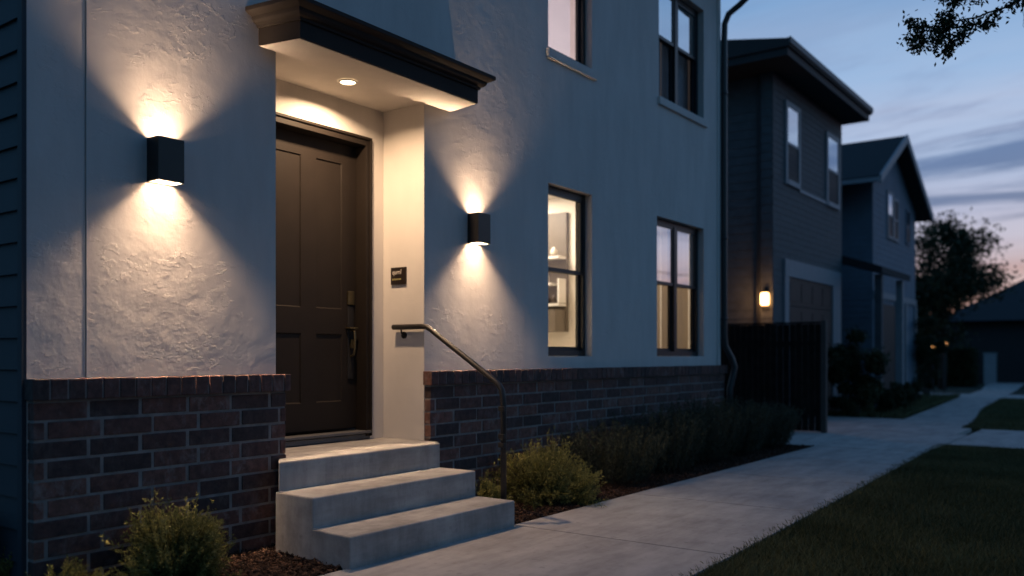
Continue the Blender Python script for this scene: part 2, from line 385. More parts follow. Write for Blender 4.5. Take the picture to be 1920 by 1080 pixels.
# ================================================================== TOWN HOUSE
Y0, Y1, ZT = 2.035, 10.37, 5.86
RY0, RY1, RX, RZ = 3.52, 4.885, -.42, 3.03
house = tag(empty('town_house', (-2, 6, 0)), 'near pale stucco house with brick base and dark front door under a canopy', 'house')
WIN = {'low1': (6.535, 7.29, 1.15, 2.705), 'low2': (8.655, 9.88, 1.15, 2.68), 'up1': (6.535, 7.29, 3.90, 5.30), 'up2': (8.70, 9.88, 3.985, 5.30)}
TH = .17
def wall_grid(mb, yb, zb, holes, x=0):
    for y0, y1 in zip(yb, yb[1:]):
        for z0, z1 in zip(zb, zb[1:]):
            cy, cz = (y0 + y1) / 2, (z0 + z1) / 2
            if any(h[0] < cy < h[1] and h[2] < cz < h[3] for h in holes): continue
            mb.quad((x, y0, z0), (x, y1, z0), (x, y1, z1), (x, y0, z1))
holes = [(RY0, RY1, -1, RZ)] + list(WIN.values())
jt = (2.318, 2.328)
yb = sorted({Y0, Y1, RY0, RY1, *jt, *[v for q in WIN.values() for v in q[:2]]}); zb = sorted({0, .95, RZ, ZT, *[v for q in WIN.values() for v in q[2:]]})
wm = MB(); wall_grid(wm, yb, zb, holes + [(*jt, -1, 9)])
wm.quad((-.010, jt[0], 0), (-.010, jt[1], 0), (-.010, jt[1], ZT), (-.010, jt[0], ZT))
wm.quad((0, jt[0], 0), (-.010, jt[0], 0), (-.010, jt[0], ZT), (0, jt[0], ZT)); wm.quad((-.010, jt[1], 0), (0, jt[1], 0), (0, jt[1], ZT), (-.010, jt[1], ZT))
for y0, y1, z0, z1 in WIN.values():
    wm.quad((0, y0, z0), (-TH, y0, z0), (-TH, y0, z1), (0, y0, z1)); wm.quad((0, y1, z0), (0, y1, z1), (-TH, y1, z1), (-TH, y1, z0))
    wm.quad((0, y0, z0), (0, y1, z0), (-TH, y1, z0), (-TH, y0, z0)); wm.quad((0, y0, z1), (-TH, y0, z1), (-TH, y1, z1), (0, y1, z1))
wm.quad((0, Y1, 0), (-7, Y1, 0), (-7, Y1, ZT), (0, Y1, ZT)); wm.quad((-7, Y0 + .01, 0), (-7, Y1, 0), (-7, Y1, ZT), (-7, Y0 + .01, ZT))
wm.build('wall', M['stucco'], house)
# bead edges of the stucco control joint
jb = MB(); jb.tube([(-.0008, jt[0] - .002, 1.04), (-.0008, jt[0] - .002, ZT)], .0022, 6); jb.tube([(-.0008, jt[1] + .002, 1.04), (-.0008, jt[1] + .002, ZT)], .0022, 6)
jb.build('control_joint', M['stucco_smooth'], house)
# recess
DY0, DY1, DZ1 = 3.72, 4.735, 2.79; DT = .11
rm = MB(); wall_grid(rm, [RY0, DY0, DY1, RY1], [.3, DZ1, RZ], [(DY0, DY1, -1, DZ1)], RX)
rm.quad((RX, RY0, 0), (-.001, RY0, 0), (-.001, RY0, RZ), (RX, RY0, RZ)); rm.quad((-.001, RY1, 0), (RX, RY1, 0), (RX, RY1, RZ), (-.001, RY1, RZ))
rm.build('entry_recess', M['stucco_smooth'], house)
# end wall with lap siding (faces the camera side), seen at the far left
def lap_wall(mb, p0, du, length, z0, z1, h, nrm_, lip=.014):
    p0 = Vector(p0); du = Vector(du); nrm_ = Vector(nrm_); z = z0
    while z < z1 - 1e-4:
        zt = min(z + h, z1); a = p0 + nrm_ * lip; b = p0 + nrm_ * .002
        mb.quad((*(a.xy), z), (*((a + du * length).xy), z), (*((b + du * length).xy), zt), (*(b.xy), zt))
        mb.quad((*(b.xy), z), (*((b + du * length).xy), z), (*((a + du * length).xy), z), (*(a.xy), z)); z = zt
em = MB(); lap_wall(em, (-7, Y0, 0), (1, 0, 0), 6.955, 0, ZT, .155, (0, -1, 0), .018); em.box(-.045, -.001, Y0 - .022, Y0 + .02, 0, ZT)
em.build('end_wall', M['siding_night'], house)
# brick base: individual bricks, mortar behind
def bricks(name, y0, y1, ends):
    b = MB(); m_ = MB(); bx = .06
    m_.box(.003, bx - .0045, y0 + .006, y1 - .006, -.1, 1.035)
    ph, zc, r = .0955, -.02, 0; pl = .28
    z = .925
    while z > -.1:
        y = y0 - (pl / 2 if r % 2 else 0) - (.07 if r % 2 else 0.0)
        while y < y1:
            a, c = max(y, y0), min(y + pl - .015, y1)
            if c - a > .03:
                j = random.uniform(-.003, .0035); q = random.uniform(-.0022, .0022); b.box(.0, bx + j, a + random.uniform(0, .004), c - random.uniform(0, .004), z - ph + .014 + q, z + q, random.random(), bev=random.uniform(.003, .006))
            y += pl
        z -= ph; r += 1
    # soldier cap
    y = y0 - .014
    while y < y1 + .014 - .02:
        c = min(y + .079, y1 + .014); b.box(.0, bx + .028 + random.uniform(-.002, .002), y, c, .938, 1.04 + random.uniform(-.0015, .0015), random.random() * .8, bev=.004); y += .088
    m_.box(.002, bx + .022, y0 - .006, y1 + .004, .94, 1.034)
    o = b.build(name, M['brick'], house, attr=True); mm = m_.build('mortar', M['mortar'], o)
bricks('brick_base', Y0 + .002, RY0 + .03, None); bricks('brick_base', RY1 - .0, Y1, None)
# canopy
cyl, cyr, cfl, cfr, cxf = 3.39, 5.19, 3.45, 5.135, .31
cs = MB(); cs.add([(RX, RY0 + .001, RZ), (RX, RY1 - .001, RZ), (0, RY1 - .001, RZ), (0, RY0 + .001, RZ)], [(0, 1, 2, 3)])
cs.prism([(0.001, cyl + .01), (cxf - .012, cfl + .01), (cxf - .012, cfr - .01), (.001, cyr - .01)], 2, RZ - .001, RZ + .05)
canopy = MB(); canopy.prism([(.001, cyl), (cxf, cfl), (cxf, cfr), (.001, cyr)], 2, RZ + .003, 3.22)
prof = [(0, 3.135), (.012, 3.135), (.016, 3.150), (.034, 3.158), (.046, 3.172), (.052, 3.192), (.075, 3.200), (.090, 3.208), (.096, 3.214), (.096, 3.236), (.088, 3.242), (0, 3.256)]
ring = []
for o_, z in prof:
    ring.append([(.001, cyl - o_, z), (cxf + o_, cfl - o_, z), (cxf + o_, cfr + o_, z), (.001, cyr + o_, z)])
vs = [p for r_ in ring for p in r_]; fs = []
for i in range(len(ring) - 1):
    for k in range(3): a = i * 4 + k; fs.append((a, a + 1, a + 5, a + 4))
t_ = (len(ring) - 1) * 4; fs.append((t_, t_ + 1, t_ + 2, t_ + 3)); canopy_crown = MB(); canopy_crown.add(vs, fs)
cob = canopy.build('entry_canopy', M['dark_paint'], house); canopy_crown.build('crown_moulding', M['dark_paint'], cob); cs.build('soffit', M['soffit'], cob)
# door assembly
df = MB(); fx = RX + .012
def frame_strip(y0, y1, z0, z1, x1): df.box(RX - DT, x1, y0, y1, z0, z1, bev=.003)
frame_strip(DY1 - .045, DY1, .55, DZ1, fx); frame_strip(DY0, DY0 + .045, .55, DZ1, fx); frame_strip(DY0 + .045, DY1 - .045, DZ1 - .055, DZ1, fx)
df.box(RX - .005, fx + .012, DY1 - .012, DY1 + .008, .55, DZ1 + .008, bev=.003); df.box(RX - .005, fx + .012, DY0 - .008, DY0 + .012, .55, DZ1 + .008, bev=.003); df.box(RX - .005, fx + .0125, DY0 + .012, DY1 - .012, DZ1 - .012, DZ1 + .008, bev=.003)
dfo = df.build('door_frame', M['door_paint'], house)
LY0, LY1, LZ0, LZ1, LX = DY0 + .047, DY1 - .047, .615, DZ1 - .058, RX - .095
panels = [(3.91, 4.155, 1.50, 2.585), (4.295, 4.545, 1.50, 2.585), (3.91, 4.155, .815, 1.315), (4.295, 4.545, .815, 1.315)]
dl = MB(); yb2 = sorted({LY0, LY1, *[v for p in panels for v in p[:2]]}); zb2 = sorted({LZ0, LZ1, *[v for p in panels for v in p[2:]]})
wall_grid(dl, yb2, zb2, panels, LX)
for y0, y1, z0, z1 in panels:
    steps = [(0, 0), (.007, -.009), (.011, -.0095)]
    for (i0, d0), (i1, d1) in zip(steps, steps[1:]):
        A = [(LX + d0, y0 + i0, z0 + i0), (LX + d0, y1 - i0, z0 + i0), (LX + d0, y1 - i0, z1 - i0), (LX + d0, y0 + i0, z1 - i0)]
        B = [(LX + d1, y0 + i1, z0 + i1), (LX + d1, y1 - i1, z0 + i1), (LX + d1, y1 - i1, z1 - i1), (LX + d1, y0 + i1, z1 - i1)]
        for k in range(4): dl.quad(A[k], A[(k + 1) % 4], B[(k + 1) % 4], B[k])
    dl.quad(*B)
dl.quad((LX, LY1, LZ0), (LX - .04, LY1, LZ0), (LX - .04, LY1, LZ1), (LX, LY1, LZ1))
dl.box(LX - .05, LX - .02, LY0 - .01, LY1 + .01, LZ0 - .01, LZ1 + .02)
door = dl.build('door', M['door_paint'], house)
hy = 4.625
lk = MB(); lk.box(LX, LX + .018, hy - .032, hy + .032, 1.535, 1.64, bev=.006); lko = lk.build('keypad_lock', M['brass'], door)
hp = MB(); hp.box(LX, LX + .010, hy - .03, hy + .03, .98, 1.53, bev=.004); hp.build('handle_plate', M['iron'], door)
hn = MB(); hn.box(LX, LX + .05, hy - .045, hy + .04, 1.355, 1.368, bev=.003)
hn.tube([(LX + .008, hy, 1.35), (LX + .05, hy, 1.335), (LX + .055, hy, 1.29), (LX + .052, hy, 1.20), (LX + .04, hy, 1.16), (LX + .008, hy, 1.15)], .009, 8)
hn.box(LX + .01, LX + .03, hy - .014, hy + .014, 1.21, 1.28, bev=.004); hn.build('handle', M['brass'], door)
th = MB(); th.box(RX - .10, RX + .005, DY0, DY1, .531, .565); th.box(RX - .09, RX + .03, DY0 + .003, DY1 - .003, .572, .592, bev=.004); th.build('threshold', M['fascia'], house)
# windows
def make_window(key, double, gl_up, gl_low, sill, zm):
    y0, y1, z0, z1 = WIN[key]; fw = .045; xo, xi = -.075, -.16
    f = MB()
    f.box(xi, xo, y0 + .001, y0 + fw, z0 + .001, z1 - .001); f.box(xi, xo, y1 - fw, y1 - .001, z0 + .001, z1 - .001)
    f.box(xi, xo - .002, y0 + fw, y1 - fw, z0 + .001, z0 + fw + .01); f.box(xi, xo - .002, y0 + fw, y1 - fw, z1 - fw, z1 - .001)
    units = [(y0 + fw, y1 - fw)]
    if double:
        ym = (y0 + y1) / 2; f.box(xi, xo + .002, ym - .035, ym + .035, z0 + fw + .01, z1 - fw); units = [(y0 + fw, ym - .035), (ym + .035, y1 - fw)]
    wo_ = f.build('window', M['frame_black'], house)
    for a, b in units:
        for nm, c0, c1, xs, gm in (('upper_sash', zm, z1 - fw, -.095, gl_up), ('lower_sash', z0 + fw + .01, zm + .03, -.125, gl_low)):
            s = MB(); sw = .032; d = .012
            s.box(xs - d, xs + d, a, a + sw, c0, c1); s.box(xs - d, xs + d, b - sw, b, c0, c1)
            s.box(xs - d + .001, xs + d + .001, a + sw, b - sw, c0, c0 + sw + .004); s.box(xs - d + .001, xs + d + .001, a + sw, b - sw, c1 - sw, c1)
            s.build(nm, M['frame_black'], wo_)
            p = MB(); p.quad((xs, a + sw, c0 + sw), (xs, b - sw, c0 + sw), (xs, b - sw, c1 - sw), (xs, a + sw, c1 - sw)); p.build('pane', gm, wo_)
    if sill:
        s = MB(); s.box(-.07, .030, y0 - .03, y1 + .06, z0 - .085, z0 - .001, bev=.006); s.build('sill', M['stucco'], wo_)
make_window('low1', False, M['glass_a'], M['glass_a'], False, 1.93)
make_window('low2', True, M['glass_b'], M['glass_c'], False, 1.955)
make_window('up1', False, M['glass_d'], M['glass_d'], True, 4.62)
make_window('up2', True, M['glass_e'], M['glass_c'], True, 4.70)
# rooms behind the windows
def room(y0, y1, x1, z0, z1, mat, nm):
    r = MB(); x0 = -TH - .001
    r.quad((x1, y0, z0), (x1, y1, z0), (x1, y1, z1), (x1, y0, z1)); r.quad((x0, y0, z0), (x1, y0, z0), (x1, y0, z1), (x0, y0, z1)); r.quad((x0, y1, z0), (x0, y1, z1), (x1, y1, z1), (x1, y1, z0))
    r.quad((x0, y0, z0), (x0, y1, z0), (x1, y1, z0), (x1, y0, z0)); r.quad((x0, y0, z1), (x1, y0, z1), (x1, y1, z1), (x0, y1, z1))
    ow = [k for k in WIN.values() if k[0] > y0 and k[1] < y1 and k[2] > z0 and k[3] < z1 + .2]
    wall_grid(r, sorted({y0, y1, *[v for q in ow for v in q[:2]]}), sorted({z0, z1, *[v for q in ow for v in q[2:]]}), ow, x0)
    return r.build(nm, mat, house)
room(5.4, 8.22, -3.2, .6, 2.92, M['room'], 'room'); room(8.34, 10.3, -2.5, .6, 2.95, M['room'], 'room')
room(5.4, 8.22, -3.2, 3.4, 5.75, M['room_blue'], 'room'); room(8.34, 10.3, -2.5, 3.4, 5.75, M['room_blue'], 'room')
# roof of the house with eave, gutter, downspout
rf = MB(); rf.box(-7.4, .40, Y0 - .35, Y1 + .33, 5.95, 6.10); rf.box(-7.3, .38, Y0 - .33, Y1 + .31, 5.84, 5.949); rfo = rf.build('roof', M['eave'], house)
gt = MB(); gt.prism([(.41, 5.93), (.41, 6.06), (.54, 6.08), (.53, 5.98), (.49, 5.93)], 1, Y0 - .35, Y1 + .33); gt.build('gutter', M['frame_black'], rfo)
dsm = MB(); yy = Y1 - .02
pts = [(.46, yy + .16, 5.95), (.46, yy + .16, 5.80), (.40, yy + .15, 5.66), (.22, yy + .10, 5.50), (.10, yy + .05, 5.40), (.055, yy + .03, 5.28), (.05, yy + .03, 5.1), (.05, yy + .03, 1.42), (.06, yy + .035, 1.28), (.12, yy + .10, 1.12), (.15, yy + .12, 1.02), (.135, yy + .10, .90), (.115, yy + .05, .75), (.115, yy + .05, .02)]
dsm.tube(pts, .038, 10)
for z in (4.4, 2.6, 1.6): dsm.tube([(.05, yy + .03, z), (.05, yy + .03, z + .03)], .045, 10)
dsm.build('downspout', M['frame_black'], house, smooth=True)
ct = MB(); ct.box(.002, .012, Y1 - .10, Y1 - .012, 1.045, 5.83); ct.build('corner_trim', M['stucco_smooth'], house)

# ------------------------------------------------------------------ steps
st = MB(); SR = 4.815
def tread(x1, ztop, yl, yr, xb, ylb):
    import bmesh
    bm = bmesh.new()
    vs = [bm.verts.new(p) for p in ((xb, ylb, -.1), (x1, yl, -.1), (x1, yr, -.1), (xb, yr, -.1), (xb, ylb, ztop), (x1, yl, ztop), (x1, yr, ztop), (xb, yr, ztop))]
    for f in ((0, 3, 2, 1), (4, 5, 6, 7), (0, 1, 5, 4), (1, 2, 6, 5), (2, 3, 7, 6), (3, 0, 4, 7)): bm.faces.new([vs[i] for i in f])
    bmesh.ops.bevel(bm, geom=[e for e in bm.edges if all(v.co.z > .05 for v in e.verts) or abs(e.verts[0].co.z - e.verts[1].co.z) > .05], offset=.010, segments=3, affect='EDGES', profile=.5)
    bm.verts.index_update(); st.add([v.co[:] for v in bm.verts], [[v.index for v in f.verts] for f in bm.faces]); bm.free()
# one stepped profile with slightly splayed left flank
tread(.885, .175, 3.305, SR, .525, 3.346)
tread(.545, .350, 3.343, SR + .002, .185, 3.367)
tread(.215, .525, 3.369, SR + .004, .062, 3.492)
st.box(RX - .1, .10, RY0 + .003, RY1 - .003, -.05, .5245)
st.box(.062, .14, RY0 + .032, 4.884, -.05, .5235)
steps = st.build('concrete_steps', M['concrete']); tag(steps, 'three grey concrete steps rising to the front door landing', 'steps')

# ------------------------------------------------------------------ handrail
hr = MB(); ry = 4.848
rt = tag(empty('handrail', (.76, ry, 0)), 'dark bent metal handrail with one post at the right of the steps', 'handrail')
def arc(p, q, r, k=6):
    return p
pts = [(-.28, ry, 1.37), (.02, ry, 1.37), (.06, ry, 1.365), (.10, ry, 1.345), (.14, ry, 1.318), (.68, ry, .985), (.725, ry, .952), (.750, ry, .915), (.760, ry, .86), (.762, ry, .80), (.764, ry, -.03)]
hr.tube(pts, .0205, 14); hr.build('rail', M['iron'], rt, smooth=True)
fl = MB(); fl.tube([(.764, ry, -.012), (.764, ry, .004)], .045, 16); fl.build('base_plate', M['iron'], rt)
hb = MB(); hb.tube([(-.20, ry, 1.355), (-.20, ry + .005, 1.325), (-.20, RY1 - .002, 1.31)], .007, 8); hb.tube([(-.20, RY1 - .010, 1.31), (-.20, RY1, 1.31)], .026, 16); hb.build('wall_bracket', M['iron'], rt)
for z in (.79, .60, .54):
    kb = MB(); kb.box(.74, .79, ry - .034, ry - .012, z - .016, z + .016, bev=.004); kb.build('bolt_clamp', M['iron'], rt)

# ------------------------------------------------------------------ sign
sg = tag(empty('door_sign', (-.25, RY1, 1.76)), 'small square black plaque with pale lettering on the entry wall', 'sign')
s = MB(); s.box(-.33, -.175, RY1 - .014, RY1 - .002, 1.695, 1.825, bev=.002); s.build('plaque', M['plate'], sg)
def text(body, size, loc, mat, parent, sx=1):
    cu = bpy.data.curves.new('lettering', 'FONT'); cu.body = body; cu.size = size; cu.extrude = .0008; cu.materials.append(mat)
    o = bpy.data.objects.new('lettering', cu); C.objects.link(o); o.parent = parent; o.location = Vector(loc) - parent.location
    me = bpy.data.meshes.new_from_object(o); bpy.data.objects.remove(o)
    o = bpy.data.objects.new('lettering', me); C.objects.link(o); o.parent = parent; o.location = Vector(loc) - parent.location
    o.rotation_euler = (R(90), 0, 0); o.scale = (sx, 1, 1); return o
text('qurnl', .052, (-.312, RY1 - .0155, 1.772), M['letter'], sg, .86)
text('artpucon', .026, (-.312, RY1 - .0155, 1.728), M['letter_gold'], sg, .95)

# ------------------------------------------------------------------ lights
def lamp_nodes(ld, col, build):
    ld.use_nodes = True; t = NT(ld.node_tree); e = t.n('ShaderNodeEmission'); e.inputs[0].default_value = (*col, 1)
    t.l(build(t), e.inputs[1]); o = t.n('ShaderNodeOutputLight'); t.l(e.outputs[0], o.inputs[0])
WARM = (1, .66, .39); SCW = (1, .68, .43)
def wallwash(t, A=2.1, eps=.0055):
    # photometric curve of an up/down wall-washer: a lens concentrates the beam along the wall
    g = t.n('ShaderNodeNewGeometry'); sp = t.n('ShaderNodeSeparateXYZ'); t.l(g.outputs['Incoming'], sp.inputs[0])
    n2 = t.math('MULTIPLY', sp.outputs[0], sp.outputs[0])
    lat = t.math('POWER', t.math('SUBTRACT', 1.0, t.math('MULTIPLY', sp.outputs[1], sp.outputs[1])), 1.15)
    return t.math('MULTIPLY', t.math('ADD', t.math('DIVIDE', A, t.math('ADD', n2, eps)), 1.8), lat)
def spill(t):
    v = t.n('ShaderNodeValue'); v.outputs[0].default_value = 1.0; return v.outputs[0]
def sconce(yc, zc, label, power):
    r = tag(empty('wall_sconce', (0, yc, zc)), label, 'wall lamp', 'wall lamps beside the door')
    hw, dp, hh = .0775, .11, .1175; b = MB(); tk = .004
    for s_ in (-1, 1):
        y_ = yc + s_ * (hw - tk / 2); b.box(0.001, dp, y_ - tk / 2, y_ + tk / 2, zc - hh, zc + hh)
    b.box(dp - tk, dp + .0005, yc - hw + tk, yc + hw - tk, zc - hh, zc + hh); b.box(.001, .006, yc - hw + tk, yc + hw - tk, zc - hh, zc + hh)
    b.build('housing', M['sconce'], r)
    m_ = MB(); m_.box(.007, dp - tk - .001, yc - hw + tk + .001, yc + hw - tk - .001, zc - .035, zc + .035); m_.build('reflector', M['sconce_in'], r)
    li = MB()
    for s_ in (-1, 1):
        y_ = yc + s_ * (hw - tk - .0012); li.box(.008, dp - tk - .002, y_ - .0006, y_ + .0006, zc - hh + .002, zc - .036)
    li.box(dp - tk - .0022, dp - tk - .001, yc - hw + tk + .003, yc + hw - tk - .003, zc - hh + .002, zc - .036)
    li.box(.0065, .0075, yc - hw + tk + .003, yc + hw - tk - .003, zc - hh + .002, zc - .036)
    li.build('liner', M['sconce_in'], r)
    for sgn in (-1, 1):
        ln = MB(); zz = zc + sgn * .0365; ln.box(.02, .09, yc - .05, yc + .05, min(zz, zz + sgn * .002), max(zz, zz + sgn * .002)); ln.build('led_lens', M['lens'], r)
        ld = bpy.data.lights.new('sconce_light', 'POINT'); ld.energy = power; ld.shadow_soft_size = .020; lamp_nodes(ld, SCW, wallwash if sgn < 0 else (lambda t: wallwash(t, 2.3, .015)))
        lo = bpy.data.objects.new('sconce_light', ld); C.objects.link(lo); lo.parent = r; lo.location = (.056, 0, sgn * .046)
        ld = bpy.data.lights.new('sconce_spill', 'POINT'); ld.energy = power * 1.3; ld.shadow_soft_size = .012; lamp_nodes(ld, SCW, spill)
        lo = bpy.data.objects.new('sconce_spill', ld); C.objects.link(lo); lo.parent = r; lo.location = (.060, 0, sgn * .088)
sconce(2.737, 2.208, 'larger looking black box wall lamp left of the front door', 1.0)
sconce(5.470, 2.160, 'black box wall lamp between the front door and the tall lit window', 1.0)

cl_ = tag(empty('recessed_downlight', (-.075, 4.19, RZ)), 'round recessed ceiling light glowing in the canopy soffit over the door', 'ceiling light')
def disc(mb, cx, cy, z, r, n=28):
    mb.add([(cx + r * math.cos(6.28318 * k / n), cy + r * math.sin(6.28318 * k / n), z) for k in range(n)], [tuple(range(n))])
d = MB(); disc(d, -.075, 4.19, RZ - .006, .050); d.build('lens', M['lens'], cl_)
rg = MB(); n = 28
for k in range(n):
    a0, a1 = 6.28318 * k / n, 6.28318 * (k + 1) / n
    P = lambda a, r, z: (-.075 + r * math.cos(a), 4.19 + r * math.sin(a), z)
    rg.quad(P(a0, .05, RZ - .0065), P(a1, .05, RZ - .0065), P(a1, .055, RZ - .011), P(a0, .055, RZ - .011)); rg.quad(P(a0, .055, RZ - .011), P(a1, .055, RZ - .011), P(a1, .068, RZ - .002), P(a0, .068, RZ - .002))
rg.build('trim_ring', M['white'], cl_)
def area(name, loc, size, power, col, parent=None, rot=(0, 0, 0), spread=180):
    ld = bpy.data.lights.new(name, 'AREA'); ld.shape = 'DISK'; ld.size = size; ld.energy = power; ld.color = col; ld.spread = R(spread)
    o = bpy.data.objects.new(name, ld); C.objects.link(o); o.location = loc; o.rotation_euler = rot; return o
area('porch_light', (-.075, 4.19, RZ - .012), .09, 37, WARM, spread=156)
# room ceiling lights
def ceil_light(x, y, z, label, p, col=(1, .84, .66)):
    r = tag(empty('room_light', (x, y, z)), label, 'ceiling light'); d = MB(); disc(d, x, y, z - .004, .075); d.build('lens', M['lens'], r); area('room_lamp', (x, y, z - .008), .5, p, col)
ceil_light(-1.25, 7.6, 2.92, 'round ceiling light glowing inside the room behind the tall lit window', 34)
area('room_lamp', (-1.6, 6.2, 2.9), .3, 15, (1, .84, .66))
area('room_lamp', (-1.2, 9.3, 2.9), .3, 26, (1, .84, .66))
area('room_lamp', (-1.4, 7.0, 3.6), .8, 30, (1, .82, .74), rot=(R(180), 0, 0))
area('room_lamp', (-1.2, 9.3, 5.7), .3, 1.6, (1, .85, .7))
# curtains
def curtain(y0, y1, z0, z1, x, label, mat, grp):
    m_ = MB(); n = 60; vs = []
    for i in range(n + 1):
        u = i / n; y = y0 + (y1 - y0) * u; xx = x + .018 * math.sin(u * 34 + math.sin(u * 9) * 1.6) + .006 * math.sin(u * 90)
        vs += [(xx, y, z0), (xx + .004 * math.sin(i), y, z1)]
    m_.add(vs, [(2 * i, 2 * i + 2, 2 * i + 3, 2 * i + 1) for i in range(n)]); o = m_.build('curtain', mat, smooth=True); tag(o, label, 'curtain', grp)
curtain(8.62, 9.20, .95, 2.75, -.24, 'beige curtain in the left half of the lower double window', M['curtain'], 'curtains of the lower double window')
curtain(9.24, 9.95, .95, 2.75, -.24, 'beige curtain in the right half of the lower double window', M['curtain'], 'curtains of the lower double window')
curtain(8.62, 9.20, 3.6, 5.4, -.24, 'dim grey curtain in the left half of the upper double window', M['blind'], 'curtains of the upper double window')
curtain(9.24, 9.95, 3.6, 5.4, -.24, 'dim grey curtain in the right half of the upper double window', M['blind'], 'curtains of the upper double window')
# shelving seen through the lit window
sh = tag(empty('shelf_unit', (-1.3, 8.2, 1.4)), 'grey built-in shelves with white ledges inside the lit room', 'shelves')
b = MB(); b.box(-2.2, -.86, 8.17, 8.218, 1.42, 2.74); b.build('back_panel', M['cabinet'], sh)
b = MB()
for z in (2.22, 1.70): b.box(-2.2, -.862, 8.02, 8.169, z, z + .028)
b.build('ledge', M['white'], sh)
b = MB(); b.box(-2.2, -.87, 7.96, 8.169, 1.421, 1.66); b.build('cupboard', M['cabinet'], sh)
b = MB(); b.box(-1.04, -1.02, 7.945, 7.96, 1.53, 1.58); b.build('knob', M['dark_jar'], sh)
b = MB(); b.box(-1.6, -.95, 8.0, 8.168, 1.93, 1.955); b.box(-.885, -.862, 8.03, 8.1685, 1.735, 2.0); b.build('inner_shelf', M['white'], sh)
for i, (x, z, r, h, c) in enumerate([(-1.30, 2.257, .035, .13, 'ceramic'), (-1.18, 2.257, .045, .10, 'ceramic'), (-1.06, 2.257, .03, .15, 'ceramic'), (-.95, 2.257, .04, .09, 'ceramic'),
                                  (-1.28, 1.737, .05, .10, 'ceramic'), (-1.15, 1.737, .035, .16, 'ceramic'), (-1.04, 1.737, .04, .08, 'dark_jar'), (-.95, 1.737, .035, .09, 'dark_jar'),
                                  (-1.25, 1.957, .035, .15, 'ceramic'), (-1.15, 1.957, .03, .17, 'dark_jar'), (-1.05, 1.957, .03, .13, 'ceramic')]):
    b = MB(); b.tube([(x, 8.06, z), (x, 8.06, z + h * .1), (x, 8.06, z + h * .6), (x, 8.06, z + h * .8), (x, 8.06, z + h)], [r * .8, r, r, r * .5, r * .45], 12)
    row = {2.257: 'top ledge', 1.737: 'bottom ledge', 1.957: 'middle shelf'}[z]
    tag(b.build('jar', M[c], smooth=True), f"{'pale' if c == 'ceramic' else 'dark'} jar on the {row} of the grey shelves in the lit room", 'jar', f"{'pale' if c == 'ceramic' else 'dark'} jars on the {row}")

# ================================================================== VEGETATION
def needles(P, D, L, W, rng):
    """flat tapering leaves: base points P, directions D (unit), lengths L, widths W"""
    n = len(P); rnd = rng.normal(size=(n, 3)); S = np.cross(D, rnd); S /= np.linalg.norm(S, axis=1, keepdims=True) + 1e-9
    S *= W[:, None]; E = P + D * L[:, None]; Mi = P + D * (L * .45)[:, None]
    V = np.stack([P - S * .25, Mi - S, E, Mi + S], 1).reshape(-1, 3); F = np.arange(n)[:, None] * 4 + np.arange(4)
    return V, F
def unit(a): return a / (np.linalg.norm(a, axis=-1, keepdims=True) + 1e-9)
def juniper(cx, cy, rad, h, n, seed, label, name='juniper_shrub', yr=1.0):
    """layered feathery sprays: n branchlets, each a flat fan of scale-leaved twigs near the dome's surface"""
    g_ = np.random.default_rng(seed); e = tag(empty(name, (cx, cy, 0)), label, 'shrub'); stem = MB(); V_, F_, T_ = [], [], []; o = 0
    nb = max(8, n // 22); ba = g_.uniform(0, 6.283, nb); be = np.arcsin(g_.uniform(.05, 1, nb)); bl = g_.uniform(.84, 1.06, nb)
    heads = np.stack([np.cos(ba) * np.cos(be) * rad, np.sin(ba) * np.cos(be) * rad * yr, np.sin(be) * h * .92], 1) * bl[:, None]
    for i in range(n):
        k = i % nb; end = heads[k] + g_.normal(0, 1, 3) * np.array([rad * .20, rad * .20, h * .13]); end[2] = max(end[2], .02)
        root = heads[k] * g_.uniform(.25, .5); root[2] = max(root[2], .0)
        ax = end - root; L = np.linalg.norm(ax); ax = ax / L; perp = unit(np.cross(ax, g_.normal(size=3)))
        m = 22; tt = np.repeat(np.linspace(.25, 1, m // 2), 2); sd = np.tile([1., -1.], m // 2)
        P0 = root + ax * (L * tt)[:, None] + np.array([0, 0, -.03]) * np.sin(tt * 3.14)[:, None]
        dr = unit(ax * .75 + perp * (sd * .75)[:, None] + g_.normal(0, .25, (m, 3)) + np.array([0, 0, .25])); tl = (1.15 - tt * .75) * g_.uniform(.035, .065, m)
        q = 6; s_ = np.linspace(.12, 1, q); LP = (P0[:, None] + dr[:, None] * (tl[:, None] * s_)[..., None]).reshape(-1, 3)
        LD = unit(np.repeat(dr, q, 0) + g_.normal(0, .45, (m * q, 3))); nn = len(LP)
        V, F = needles(LP, LD, g_.uniform(.011, .021, nn), np.full(nn, .0026), g_); V_.append(V); F_.append(F + o); o += len(V)
        T_.append(np.clip(np.repeat(tt, q) * .45 + .25 * np.tile(s_, m) + g_.normal(.1, .12, nn) + .27 * (k % 3 - 1), 0, 1))
        if i % 2 == 0:
            c = np.array([cx, cy, 0]); stem.tube([tuple(c + root * .1 - (0, 0, .03)), tuple(c + root), tuple(c + end)], [.004, .0028, .001], 4, False)
    np_mesh('foliage', np.concatenate(V_) + np.array([cx, cy, 0]), np.concatenate(F_), np.concatenate(T_), M['juniper'], e); stem.build('stem', M['bark'], e)
juniper(.33, 2.62, .245, .38, 560, 3, 'feathery yellow green shrub before the left brick wall')
juniper(.45, 5.82, .385, .45, 850, 5, 'large feathery yellow green shrub right of the handrail')
juniper(.42, 5.10, .19, .22, 170, 9, 'low green shrub tuft between the handrail post and large shrub')
juniper(.16, 2.12, .15, .16, 70, 12, 'thin sprawling green shrub at the bottom left corner of the brick')
juniper(-.25, 1.90, .22, .42, 200, 17, 'dark shrub at the far left edge before the slate siding')
